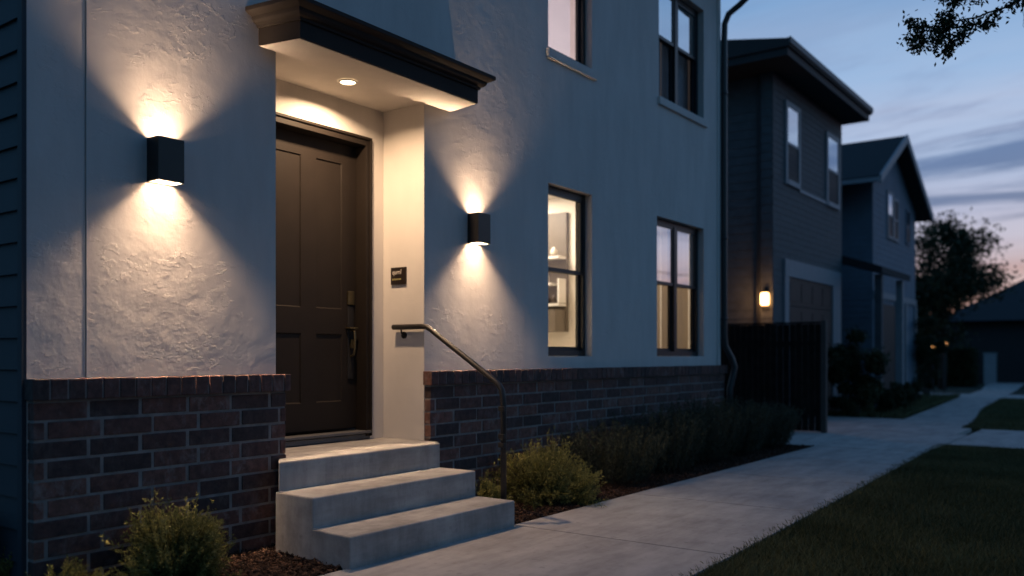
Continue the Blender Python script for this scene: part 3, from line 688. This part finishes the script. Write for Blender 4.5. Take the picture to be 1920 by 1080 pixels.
def row_shrub(cx, cy, rad, h, n, seed, label):
    rg_ = np.random.default_rng(seed); e = tag(empty('row_shrub', (cx, cy, 0)), label, 'shrub', 'dark upright shrubs along the brick wall')
    k = 30; a = rg_.uniform(0, 6.283, n); rr = rad * np.sqrt(rg_.random(n)) * .75
    base = np.stack([np.cos(a) * rr * .8, np.sin(a) * rr, np.zeros(n)], 1); lean = np.stack([np.cos(a) * rr * .55, np.sin(a) * rr * .6, h * (1 - .35 * (rr / rad) ** 2) * rg_.uniform(.75, 1.1, n)], 1)
    tt = np.linspace(.12, 1, k); P = (base[:, None] + lean[:, None] * tt[:, None] + rg_.normal(0, .008, (n, k, 3))).reshape(-1, 3)
    P = np.repeat(P, 4, 0); ax = unit(np.repeat(lean, k * 4, 0)); D = unit(ax + rg_.normal(0, .6, P.shape)); nn = len(P)
    V, F = needles(P, D, rg_.uniform(.015, .04, nn), np.full(nn, .0028), rg_); np_mesh('foliage', V + np.array([cx, cy, 0]), F, np.clip(rg_.normal(.45, .25, nn), 0, 1), M['rosemary'], e)
    s = MB()
    for i in range(0, n, 3): s.tube([tuple(base[i] + (cx, cy, -.02)), tuple(base[i] + lean[i] + (cx, cy, 0))], [.003, .001], 4, False)
    s.build('stem', M['bark'], e)
for i, (x, y, r_, h, lb) in enumerate([(.36, 7.00, .52, .52, 'first dark upright shrub beyond the large yellow green one'), (.36, 7.95, .50, .62, 'dark upright shrub under the wall between the two lower windows'),
                                    (.36, 8.95, .50, .66, 'dark upright shrub under the left part of the double window'), (.36, 9.9, .46, .62, 'dark upright shrub near the house corner'), (.38, 10.85, .46, .56, 'rounded paler shrub before the black fence, last of the row')]):
    row_shrub(x, y, r_, h, 260, 31 + i, lb)
# lawn
def grass(n, fn, name, h0, h1, wd, label):
    P = fn(n); n = len(P); a = rng.uniform(0, 6.283, n); L = rng.uniform(h0, h1, n); ln = rng.uniform(.1, .9, n)
    D = unit(np.stack([np.cos(a) * ln, np.sin(a) * ln, np.ones(n)], 1)); S = np.stack([-np.sin(a), np.cos(a), np.zeros(n)], 1) * wd
    Mi = P + D * (L * .55)[:, None]; E = P + D * L[:, None] + np.stack([np.cos(a), np.sin(a), np.full(n, -.3)], 1) * (L * .25 * ln)[:, None]
    V = np.stack([P - S, P + S, Mi + S * .7, E, Mi - S * .7], 1).reshape(-1, 3); F = np.arange(n)[:, None] * 5 + np.arange(5)
    patch = np.array([mnoise.noise(Vector((p[0] * 1.6, p[1] * 1.6, 0))) for p in P])
    o = np_mesh(name, V, F, np.clip(rng.normal(.45, .25, n) + patch * .5, 0, 1), M['grass']); return tag(o, label, 'grass', kind='stuff')
def near(n):
    y = 3.0 + (12.6 - 3.0) * rng.random(n) ** 1.35; x = np.array([edge_x(v) for v in y]); u = rng.random(n) ** 1.15
    wmax = np.clip(.4 + (4.6 - .10 * y) - x, .6, 3); return np.stack([x - .02 + u * wmax, y, np.full(n, -.055)], 1)
grass(150000, near, 'lawn', .05, .095, .0022, 'short dark green lawn right of the sidewalk')
def far(n):
    y = rng.uniform(15.7, 27.4, n); x0 = np.interp(y, [15.7, 17.4, 22, 27.4], [1.86, 1.78, 1.27, .95]); return np.stack([x0 + rng.random(n) * 2.4, y, np.full(n, -.055)], 1)
grass(45000, far, 'lawn', .06, .11, .005, 'dark lawn beyond the crossing driveway')
def bedg(n):
    y = rng.uniform(17.3, 27.4, n); x = rng.uniform(-1.2, .6, n) * 1.0; x = np.minimum(x, np.interp(y, [17.3, 22, 27.4], [.58, .26, -.15])); return np.stack([x, y, np.full(n, -.02)], 1)
grass(16000, bedg, 'ground_cover', .06, .16, .006, 'low dark ground cover in the bed before the far houses')

def leaf_cloud(cx, cy, cz, rx, ry_, rz, n, lsize, seed, clumps, name='crown', mat='leaf_dark', parent=None):
    rg_ = np.random.default_rng(seed); cc = unit(rg_.normal(size=(clumps, 3))) * (rg_.random((clumps, 1)) ** .45) * np.array([rx, ry_, rz]); cr = rg_.uniform(.14, .34, clumps) * min(rx, rz)
    idx = rg_.integers(0, clumps, n); P = cc[idx] + rg_.normal(size=(n, 3)) * (cr[idx] * .55)[:, None] * np.array([1, 1, .8]) + np.array([cx, cy, cz])
    D = unit(rg_.normal(size=(n, 3))); V, F = needles(P, D, rg_.uniform(.7, 1.4, n) * lsize, np.full(n, lsize * .3), rg_)
    return np_mesh(name, V, F, np.clip(rg_.random(n) * .6 + rg_.random(clumps)[idx] * .4, 0, 1), M[mat], parent), cc + np.array([cx, cy, cz])
def tree(x, y, h, r, label, seed, n=16000, ls=.12, zc=.62, rz=.34, clumps=46, name='tree', grp=None):
    e = tag(empty(name, (x, y, -.05)), label, 'tree', grp)
    _, cc = leaf_cloud(x, y, h * zc, r, r, h * rz, n, ls, seed, clumps, parent=e)
    t_ = MB(); rr = random.Random(seed); t_.tube([(x, y, -.1), (x + .05, y, h * .2), (x - .05, y + .05, h * .42), (x + .03, y, h * .7)], [h * .026, h * .02, h * .014, h * .005], 8)
    for c in cc[::3]:
        z0 = rr.uniform(.25, .5) * h; mid = ((x + c[0]) / 2, (y + c[1]) / 2, (z0 + c[2]) / 2 + .1); t_.tube([(x, y, z0), mid, tuple(c)], [h * .009, h * .006, .01], 5, False)
    t_.build('trunk', M['bark'], e, smooth=True); return e
tree(-1.95, 35.2, 6.1, 2.0, 'dark leafy tree beyond the far house against the pink sky', 4, 17000, .14, .62, .36, 64)
tree(-6.5, 47, 7.0, 3.2, 'dark tree mass behind the far house and street tree', 8, 9000, .22, .55, .4, 40)
tree(4.5, 60, 3.8, 2.6, 'low dark tree behind the far dark roof', 15, 6000, .2, .6, .4, 30)
def bush(x, y, r, h, label, seed, n=7000, ls=.05):
    e = tag(empty('bush', (x, y, -.03)), label, 'bush'); leaf_cloud(x, y, h * .5, r, r, h * .5, n, ls, seed, 26, 'foliage', parent=e)
    s = MB()
    for k in range(5): s.tube([(x + .03 * k - .06, y, -.05), (x + (k - 2) * r * .25, y + .05 * k, h * .6)], [.02, .008], 5, False)
    s.build('stem', M['bark'], e)
bush(-.30, 17.45, .52, 1.6, 'tall dark bush beside the charcoal house garage', 41, 26000, .055)
bush(.10, 18.3, .40, .55, 'low dark bush in the bed before the charcoal house', 42, 5000)
bush(-.2, 20.6, .42, .55, 'low dark bush in the bed before the small porch', 43, 4000)
bush(-.95, 27.4, .5, 2.3, 'tall narrow dark bush at the corner of the blue grey house', 44, 8000, .07)
bush(-.7, 24.0, .40, .5, 'low dark bush in the bed before the blue grey house', 45, 4000)

# overhanging tree: trunk stands on the lawn beyond the right edge of the view
ov = tag(empty('shade_tree', (7.2, 8.2, 0)), 'shade tree whose leafy branch hangs into the top right of the sky', 'tree')
tm = MB(); tm.tube([(7.2, 8.2, -.1), (7.15, 8.15, 1.2), (7.1, 8.2, 2.6), (6.9, 8.3, 4.2), (6.8, 8.3, 6.0)], [.20, .16, .14, .11, .05], 12); tm.build('trunk', M['bark'], ov, smooth=True)
bm_ = MB(); lp = []; rr = np.random.default_rng(77)
def limb(p, q, r0, r1, sag=.05, k=6):
    p, q = np.array(p, float), np.array(q, float); pts = []
    for i in range(k + 1):
        u = i / k; pts.append(p + (q - p) * u + np.array([0, 0, -sag * math.sin(u * math.pi)]) + (rr.normal(0, .012, 3) if 0 < i < k else 0))
    bm_.tube([tuple(a) for a in pts], list(np.linspace(r0, r1, k + 1)), 6, False); return pts
main = limb((6.95, 8.25, 3.9), (4.3, 8.35, 4.35), .06, .025, -.05)
J = (3.52, 8.05, 4.0); l1 = limb((4.3, 8.35, 4.35), J, .022, .010, .0)
tips = []
l2 = limb(J, (3.10, 7.80, 3.84), .009, .006, .03, 6)
l3 = limb((4.3, 8.35, 4.35), (3.2, 7.9, 4.12), .014, .006, -.03, 6)
def sub(p, q, r=.0035): return limb(p, q, r, .0012, .01, 5)
segs = [sub(l2[3], (3.06, 7.74, 3.66)), sub(l2[6], (2.94, 7.66, 3.66)), sub(l2[6], (2.88, 7.62, 3.78)), sub(l2[5], (3.12, 7.82, 3.70)), sub(l2[6], (2.98, 7.68, 3.90)), sub(l2[2], (3.26, 7.92, 3.78)),
        sub((2.94, 7.66, 3.72), (2.76, 7.50, 3.66)), sub((2.88, 7.62, 3.78), (2.80, 7.53, 3.84)), sub((2.88, 7.62, 3.76), (2.84, 7.57, 3.58)), sub(l3[4], (3.14, 7.84, 3.96)), sub(l3[6], (3.02, 7.72, 4.06)),
        sub(l3[6], (3.05, 7.74, 3.93)), sub(l3[5], (2.93, 7.62, 4.0)), sub(l1[5], (3.42, 8.0, 3.92)), sub(J, (3.54, 8.06, 3.76), .003), sub(J, (3.70, 8.18, 3.86)), sub(l1[4], (3.60, 8.10, 3.95)), sub(l1[3], (3.74, 8.2, 4.02)),
        sub((3.02, 7.72, 3.92), (2.97, 7.67, 3.60)), sub((3.06, 7.74, 3.72), (3.04, 7.72, 3.55))]
skip = {14}
for i, sg_ in enumerate(segs):
    if i in skip: continue
    for a, b_ in zip(sg_[1:], sg_[2:]):
        for q in range(3):
            c = a + (b_ - a) * rr.random() + rr.normal(0, .012, 3)
            for _ in range(13): lp.append(c + rr.normal(0, .024, 3))
lp = np.array(lp); D = unit(rr.normal(size=lp.shape) + np.array([0, 0, -.35])); nn = len(lp); V, F = needles(lp, D, rr.uniform(.028, .052, nn), np.full(nn, .010), rr)
np_mesh('foliage', V, F, rr.random(nn), M['leaf_dark'], ov); bm_.build('branch', M['bark'], ov, smooth=True)
leaf_cloud(7.0, 8.6, 6.4, 2.1, 2.3, 1.3, 9000, .06, 91, 50, 'crown', parent=ov)

# ================================================================== FENCE
fn = tag(empty('fence', (-.5, 13.4, 0)), 'black board fence panel standing across the gap beside the house', 'fence')
b = MB(); x = -1.9
while x < .30: b.box(x, x + .088, 13.385 + random.uniform(-.003, .003), 13.405, .02, 1.64 + random.uniform(-.004, .004)); x += .097
b.build('board_panel', M['fence'], fn)
b = MB(); b.box(-1.9, .32, 13.406, 13.44, .3, .38); b.box(-1.9, .32, 13.406, 13.44, 1.3, 1.38); b.box(-1.9, .32, 13.37, 13.442, 1.646, 1.672); b.build('rail', M['fence'], fn)
b = MB(); b.box(.322, .40, 13.36, 13.45, 0, 1.69, bev=.006); b.build('post', M['post'], fn)

# ================================================================== HOUSE 2 (charcoal)
h2 = tag(empty('charcoal_house', (-4, 16.8, 0)), 'dark charcoal two storey house with overhanging flat eave and garage', 'house')
HX, HY0, HY1, HZ = -.89, 14.7, 18.75, 6.0
b = MB(); lap_wall(b, (HX, HY0, 0), (0, 1, 0), HY1 - HY0, 0, HZ, .11, (1, 0, 0), .008); lap_wall(b, (-1.13, HY0 - .0, 0), (1, 0, 0), .24, 0, HZ, .15, (0, -1, 0), .012)
lap_wall(b, (-8, HY0 + .12, 0), (1, 0, 0), 6.87, 0, HZ, .15, (0, -1, 0), .012); b.box(-8, HX - .01, HY0 + .13, HY1, -.1, HZ); b.build('wall', M['siding_dark'], h2)
b = MB(); b.box(-1.16, -1.10, HY0 - .03, HY0 + .04, 0, HZ - .02); b.build('downspout', M['eave'], h2)
b = MB(); b.box(-8.6, -.36, 13.98, 19.05, 6.13, 6.26); b.box(-8.5, -.40, 14.02, 19.0, 6.0, 6.129); b.prism([(-.38, 6.261), (-4.5, 7.0), (-8.6, 6.261)], 1, 14.0, 19.0); r2 = b.build('roof', M['eave'], h2)
b = MB(); b.box(-.359, -.335, 13.97, 19.06, 6.17, 6.27); b.build('fascia', M['fascia'], r2)
def far_window(parent, x, y0, y1, z0, z1, glu, gll, trim, tw=.09):
    b = MB(); b.box(x - .03, x + .035, y0 - tw, y0, z0 - tw, z1 + tw); b.box(x - .03, x + .035, y1, y1 + tw, z0 - tw, z1 + tw); b.box(x - .03, x + .034, y0, y1, z1, z1 + tw); b.box(x - .03, x + .045, y0 - .001, y1 + .001, z0 - tw, z0)
    zm = (z0 + z1) / 2 - .03; b.box(x - .03, x + .028, y0, y1, zm, zm + .05); w_ = b.build('window', trim, parent)
    for a, c, g_ in ((zm + .05, z1, glu), (z0, zm, gll)):
        q = MB(); q.quad((x + .022, y0, a), (x + .022, y1, a), (x + .022, y1, c), (x + .022, y0, c)); q.build('pane', g_, w_)
M['mirror_pane'] = glass_mat('far_pane_sky', .62); M['dark_pane'] = glass_mat('far_pane_dark', .01, .1, (.5, .5, .5), .12)
far_window(h2, HX + .01, 15.36, 15.95, 4.27, 5.56, M['mirror_pane'], M['dark_pane'], M['trim_grey']); far_window(h2, HX + .01, 17.72, 18.40, 4.22, 5.50, M['mirror_pane'], M['dark_pane'], M['trim_grey'])
b = MB(); b.box(HX, HX + .03, 16.04, 17.63, 4.14, 4.20); b.build('belt_trim', M['trim_grey'], h2)
b = MB(); b.box(HX, HX + .05, 15.20, 18.55, 2.56, 2.86); b.box(HX, HX + .045, 15.20, 15.42, 0, 2.56); b.box(HX, HX + .045, 18.02, 18.55, 0, 2.56); gf = b.build('garage_frame', M['trim_pale'], h2)
b = MB()
for k in range(5): b.box(HX - .02, HX + .022, 15.42, 18.02, k * .512 + .01, k * .512 + .505)
for k in range(5):
    for j in range(4): b.box(HX + .022, HX + .03, 15.5 + j * .63, 16.0 + j * .63, k * .512 + .09, k * .512 + .42)
b.build('garage_door', M['garage'], h2)
sc2 = tag(empty('porch_lantern', (-.99, 14.68, 2.2)), 'small glowing orange lantern on the dark side wall by the garage', 'wall lamp')
b = MB(); b.box(-1.035, -.955, 14.58, 14.685, 2.235, 2.255); b.box(-1.025, -.965, 14.67, 14.69, 2.05, 2.33); b.box(-1.03, -.96, 14.59, 14.66, 2.00, 2.015); b.build('bracket', M['eave'], sc2)
b = MB(); b.tube([(-.995, 14.62, 2.02), (-.995, 14.62, 2.05), (-.995, 14.62, 2.2), (-.995, 14.62, 2.23)], [.06, .072, .072, .06], 14); b.build('glass_shade', M['lantern_glow'], sc2)
ld = bpy.data.lights.new('lantern_light', 'POINT'); ld.energy = 13; ld.color = (1, .5, .2); ld.shadow_soft_size = .07; lo = bpy.data.objects.new('lantern_light', ld); C.objects.link(lo); lo.location = (-.995, 14.50, 2.12)

# ================================================================== HOUSE 3 (gabled, blue grey)
h3 = tag(empty('gabled_house', (-4, 25, 0)), 'blue grey two storey house with front gable beyond the charcoal one', 'house')
GX, GY0, GY1, GE = -1.3, 22.86, 27.6, 5.55; GYM = 24.75; GP = 6.95
b = MB(); lap_wall(b, (GX, GY0, 0), (0, 1, 0), GY1 - GY0, 0, 5.4, .15, (1, 0, 0), .01)
b.box(-9, GX - .005, GY0 + .02, GY1 - .02, -.1, 5.4); b.prism([(GY0, 5.4), (GY1, 5.4), (GYM, GP - .12)], 0, -9, GX + .003); lap_wall(b, (-9, GY0, 0), (1, 0, 0), 7.7, 0, 5.45, .15, (0, -1, 0), .01); b.build('wall', M['siding_grey'], h3)
ex = -.93
sl = (GP - 5.45) / (GYM - 22.0); sr = (GP - 5.25) / (28.05 - GYM)
b = MB()
for (ya, za, yb_, zb_) in ((22.0, 5.45, GYM, GP), (GYM, GP, 28.05, 5.25)):
    b.add([(-9.2, ya, za), (ex, ya, za), (ex, yb_, zb_), (-9.2, yb_, zb_), (-9.2, ya, za - .14), (ex, ya, za - .14), (ex, yb_, zb_ - .14), (-9.2, yb_, zb_ - .14)],
          [(0, 1, 2, 3), (7, 6, 5, 4), (0, 4, 5, 1), (1, 5, 6, 2), (3, 2, 6, 7), (0, 3, 7, 4)])
r3 = b.build('roof', M['roof'], h3)
b = MB()
for (ya, za, yb_, zb_) in ((22.0, 5.45, GYM, GP), (GYM, GP, 28.05, 5.25)):
    b.add([(ex + .002, ya, za - .19), (ex + .002, ya, za + .02), (ex + .002, yb_, zb_ + .02), (ex + .002, yb_, zb_ - .19), (ex + .05, ya, za - .19), (ex + .05, ya, za + .02), (ex + .05, yb_, zb_ + .02), (ex + .05, yb_, zb_ - .19)],
          [(0, 3, 2, 1), (4, 5, 6, 7), (0, 1, 5, 4), (1, 2, 6, 5), (2, 3, 7, 6), (3, 0, 4, 7)])
b.build('barge_board', M['trim_grey'], r3)
b = MB(); b.box(-9.2, ex, 21.9, 21.998, 5.30, 5.40); b.build('gutter', M['trim_grey'], r3)
far_window(h3, GX + .012, 24.30, 24.78, 4.30, 5.40, M['mirror_pane'], M['dark_pane'], M['trim_grey'], .07); far_window(h3, GX + .012, 24.95, 25.35, 4.30, 5.30, M['dark_pane'], M['dark_pane'], M['trim_grey'], .07); far_window(h3, GX + .012, 26.42, 26.75, 4.35, 5.2, M['dark_pane'], M['dark_pane'], M['siding_grey'], .06)
b = MB(); b.box(GX, GX + .05, 22.9, 27.58, 2.62, 2.78); b.box(GX, GX + .06, 23.0, 23.30, 0, 2.62); b.box(GX, GX + .06, 25.1, 25.32, 0, 2.62); b.box(GX, GX + .06, 26.2, 26.4, 0, 2.62); b.box(GX, GX + .06, 27.4, 27.58, 0, 2.62); b.build('trim', M['trim_pale'], h3)
b = MB(); b.box(GX, GX + .03, 23.31, 25.09, .02, 2.5)
for k in range(4): b.box(GX + .03, GX + .036, 23.36, 25.04, .08 + k * .62, .60 + k * .62)
b.build('garage_door', M['garage'], h3)
# small porch between the two far houses
pc = MB(); x0_, x1_, ya_, yb_ = -2.6, -.12, 18.85, 21.4; za_, zb_ = 3.85, 2.98
pc.add([(x0_, ya_, za_), (x1_, ya_, zb_), (x1_, yb_, zb_), (x0_, yb_, za_), (x0_, ya_, za_ - .2), (x1_, ya_, zb_ - .14), (x1_, yb_, zb_ - .14), (x0_, yb_, za_ - .2)], [(0, 1, 2, 3), (7, 6, 5, 4), (0, 4, 5, 1), (1, 5, 6, 2), (2, 6, 7, 3), (3, 7, 4, 0)])
p_ = tag(empty('entry_porch', (-.7, 20, 0)), 'dark sloping porch roof on posts between the charcoal and gabled houses', 'porch')
pc.build('roof', M['roof'], p_)
for (x_, y_) in ((-.25, 19.15), (-.25, 21.0)):
    b = MB(); b.box(x_ - .07, x_ + .07, y_ - .07, y_ + .07, -.03, 2.84); b.build('post', M['trim_grey'] if y_ > 20 else M['siding_dark'], p_)
b = MB(); lap_wall(b, (-2.65, 18.8, 0), (0, 1, 0), 4.0, 0, 5.3, .15, (1, 0, 0), .01); b.box(-6, -2.66, 18.8, 22.8, -.1, 5.3); b.build('entry_wall', M['siding_blue'], p_)
b = MB(); b.box(-2.65, -2.60, 20.0, 20.14, 0, 2.3); b.box(-2.65, -2.60, 20.99, 21.13, 0, 2.3); b.box(-2.65, -2.6, 20.0, 21.13, 2.301, 2.42); b.box(-2.65, -2.622, 20.141, 20.989, .02, 2.3); b.build('door', M['trim_grey'], p_)

# ================================================================== FAR RIGHT
h4 = tag(empty('low_house', (2, 46, 0)), 'dark single storey house with long hipped roof at the far right', 'house')
b = MB(); b.box(-3.2, 9, 43.6, 52, -.1, 2.75); b.build('wall', M['eave'], h4)
b = MB(); zr = 5.0; b.add([(-3.7, 43.0, 2.7), (9.5, 43.0, 2.7), (9.5, 52.6, 2.7), (-3.7, 52.6, 2.7), (-.2, 47.6, zr), (6, 47.6, zr)], [(0, 1, 5, 4), (1, 2, 5), (2, 3, 4, 5), (3, 0, 4), (0, 3, 2, 1)]); b.build('roof', M['roof'], h4)
b = MB(); b.box(-1.6, -1.15, 42.3, 42.7, -.06, 1.25, bev=.02); b.box(-1.62, -1.13, 42.28, 42.72, 1.251, 1.30); tag(b.build('utility_cabinet', M['trim_grey']), 'small pale utility cabinet before the low dark house', 'cabinet')
b = MB(); b.box(.1, 1.6, 43.55, 43.6, 1.0, 2.0); b.build('window', M['dark_pane'], h4)
h5 = tag(empty('far_garage', (-5, 48, 0)), 'bluish low garage seen behind the street tree', 'garage')
b = MB(); b.box(-8, -3.75, 46, 52, -.1, 2.3); b.build('wall', M['siding_grey'], h5)
b = MB(); b.prism([(-8.3, 2.301), (-3.5, 2.301), (-5.9, 3.6)], 1, 45.6, 52.4); b.build('roof', M['roof'], h5)
b = MB(); b.box(-6.9, -4.6, 45.93, 45.99, 0, 2.0); b.build('garage_door', M['garage'], h5)
# clipped hedge
hg = tag(empty('hedge', (-2.5, 39.5, 0)), 'dark clipped box hedge beneath the street tree', 'hedge')
n = 14000; P = np.stack([rng.uniform(-3.6, -1.5, n), rng.uniform(38.4, 39.6, n), rng.uniform(0, 1.4, n)], 1); sd = rng.integers(0, 3, n); P[sd == 0, 1] = 38.4 + rng.normal(0, .03, (sd == 0).sum()); P[sd == 1, 2] = 1.4 + rng.normal(0, .03, (sd == 1).sum()); P[(sd == 2), 0] = -1.5 + rng.normal(0, .03, (sd == 2).sum())
V, F = needles(P, unit(rng.normal(size=P.shape)), np.full(n, .12), np.full(n, .035), rng); np_mesh('foliage', V, F, rng.random(n), M['leaf_dark'], hg)
b = MB(); b.box(-3.55, -1.55, 38.45, 39.55, -.1, 1.35); b.build('core', M['turf'], hg)
for k, (x_, y_, r_, lb) in enumerate(((-1.277, 31.8, .10, 'larger glowing orange lamp beyond the far path'), (-1.56, 31.6, .06, 'smaller dim orange lamp left of the larger far lamp'))):
    e = tag(empty('garden_lamp', (x_, y_, 0)), lb, 'garden lamp', 'garden lamps beyond the far path')
    b = MB(); b.tube([(x_, y_, -.05), (x_, y_, 1.42)], .03, 8); b.build('post', M['eave'], e)
    b = MB(); b.tube([(x_, y_, 1.43), (x_, y_, 1.43 + r_ * .5), (x_, y_, 1.43 + r_ * 1.5), (x_, y_, 1.43 + r_ * 2)], [r_ * .5, r_, r_, r_ * .4], 12); b.build('globe', M['far_lamp'], e, smooth=True)
tree(8.4, 1.2, 7.2, 3.0, 'broad unseen tree added behind the camera to shade the near wall', 97, 16000, .22, .62, .34, 60, grp=None)  # added out of view to block sky light from the left facade and brick
ut = tag(empty('utility_line', (12, 20, 0)), 'overhead cable on two wooden poles across the street, mirrored in the windows', 'utility line')
for y_ in (-6, 66):
    b = MB(); b.tube([(12, y_, -.1), (12, y_, 9)], [.15, .11], 10); b.build('pole', M['bark'], ut)
b = MB(); b.tube([(12, -6 + 72 * i / 30, 8.2 - 3.6 * (1 - (2 * i / 30 - 1) ** 2)) for i in range(31)], .022, 6); b.build('cable', M['iron'], ut)
# across the street (mirrored in the window glass): houses and trees
for lb, y_0, y_1, hh in (('near', 8, 18, 3.0), ('middle', 24, 34, 3.2), ('far', 42, 56, 3.2)):
    hx = tag(empty('opposite_house', (24, y_0, 0)), lb + ' one of the dark houses across the street mirrored in window glass', 'house')
    b = MB(); b.box(21, 30, y_0, y_1, -.1, hh); b.build('wall', M['siding_dark'], hx)
    b = MB(); b.prism([(20.5, hh + .01), (30.5, hh + .01), (25.5, hh + 1.5)], 1, y_0 - .5, y_1 + .5); b.build('roof', M['roof'], hx)
for i, (x_, y_, h_) in enumerate(((20, 21, 4.6), (19.5, 38, 4.4))): tree(x_, y_, h_, 1.6, ('nearer' if i == 0 else 'farther') + ' street tree across the road mirrored in the glass', 60 + i, 5000, .18)
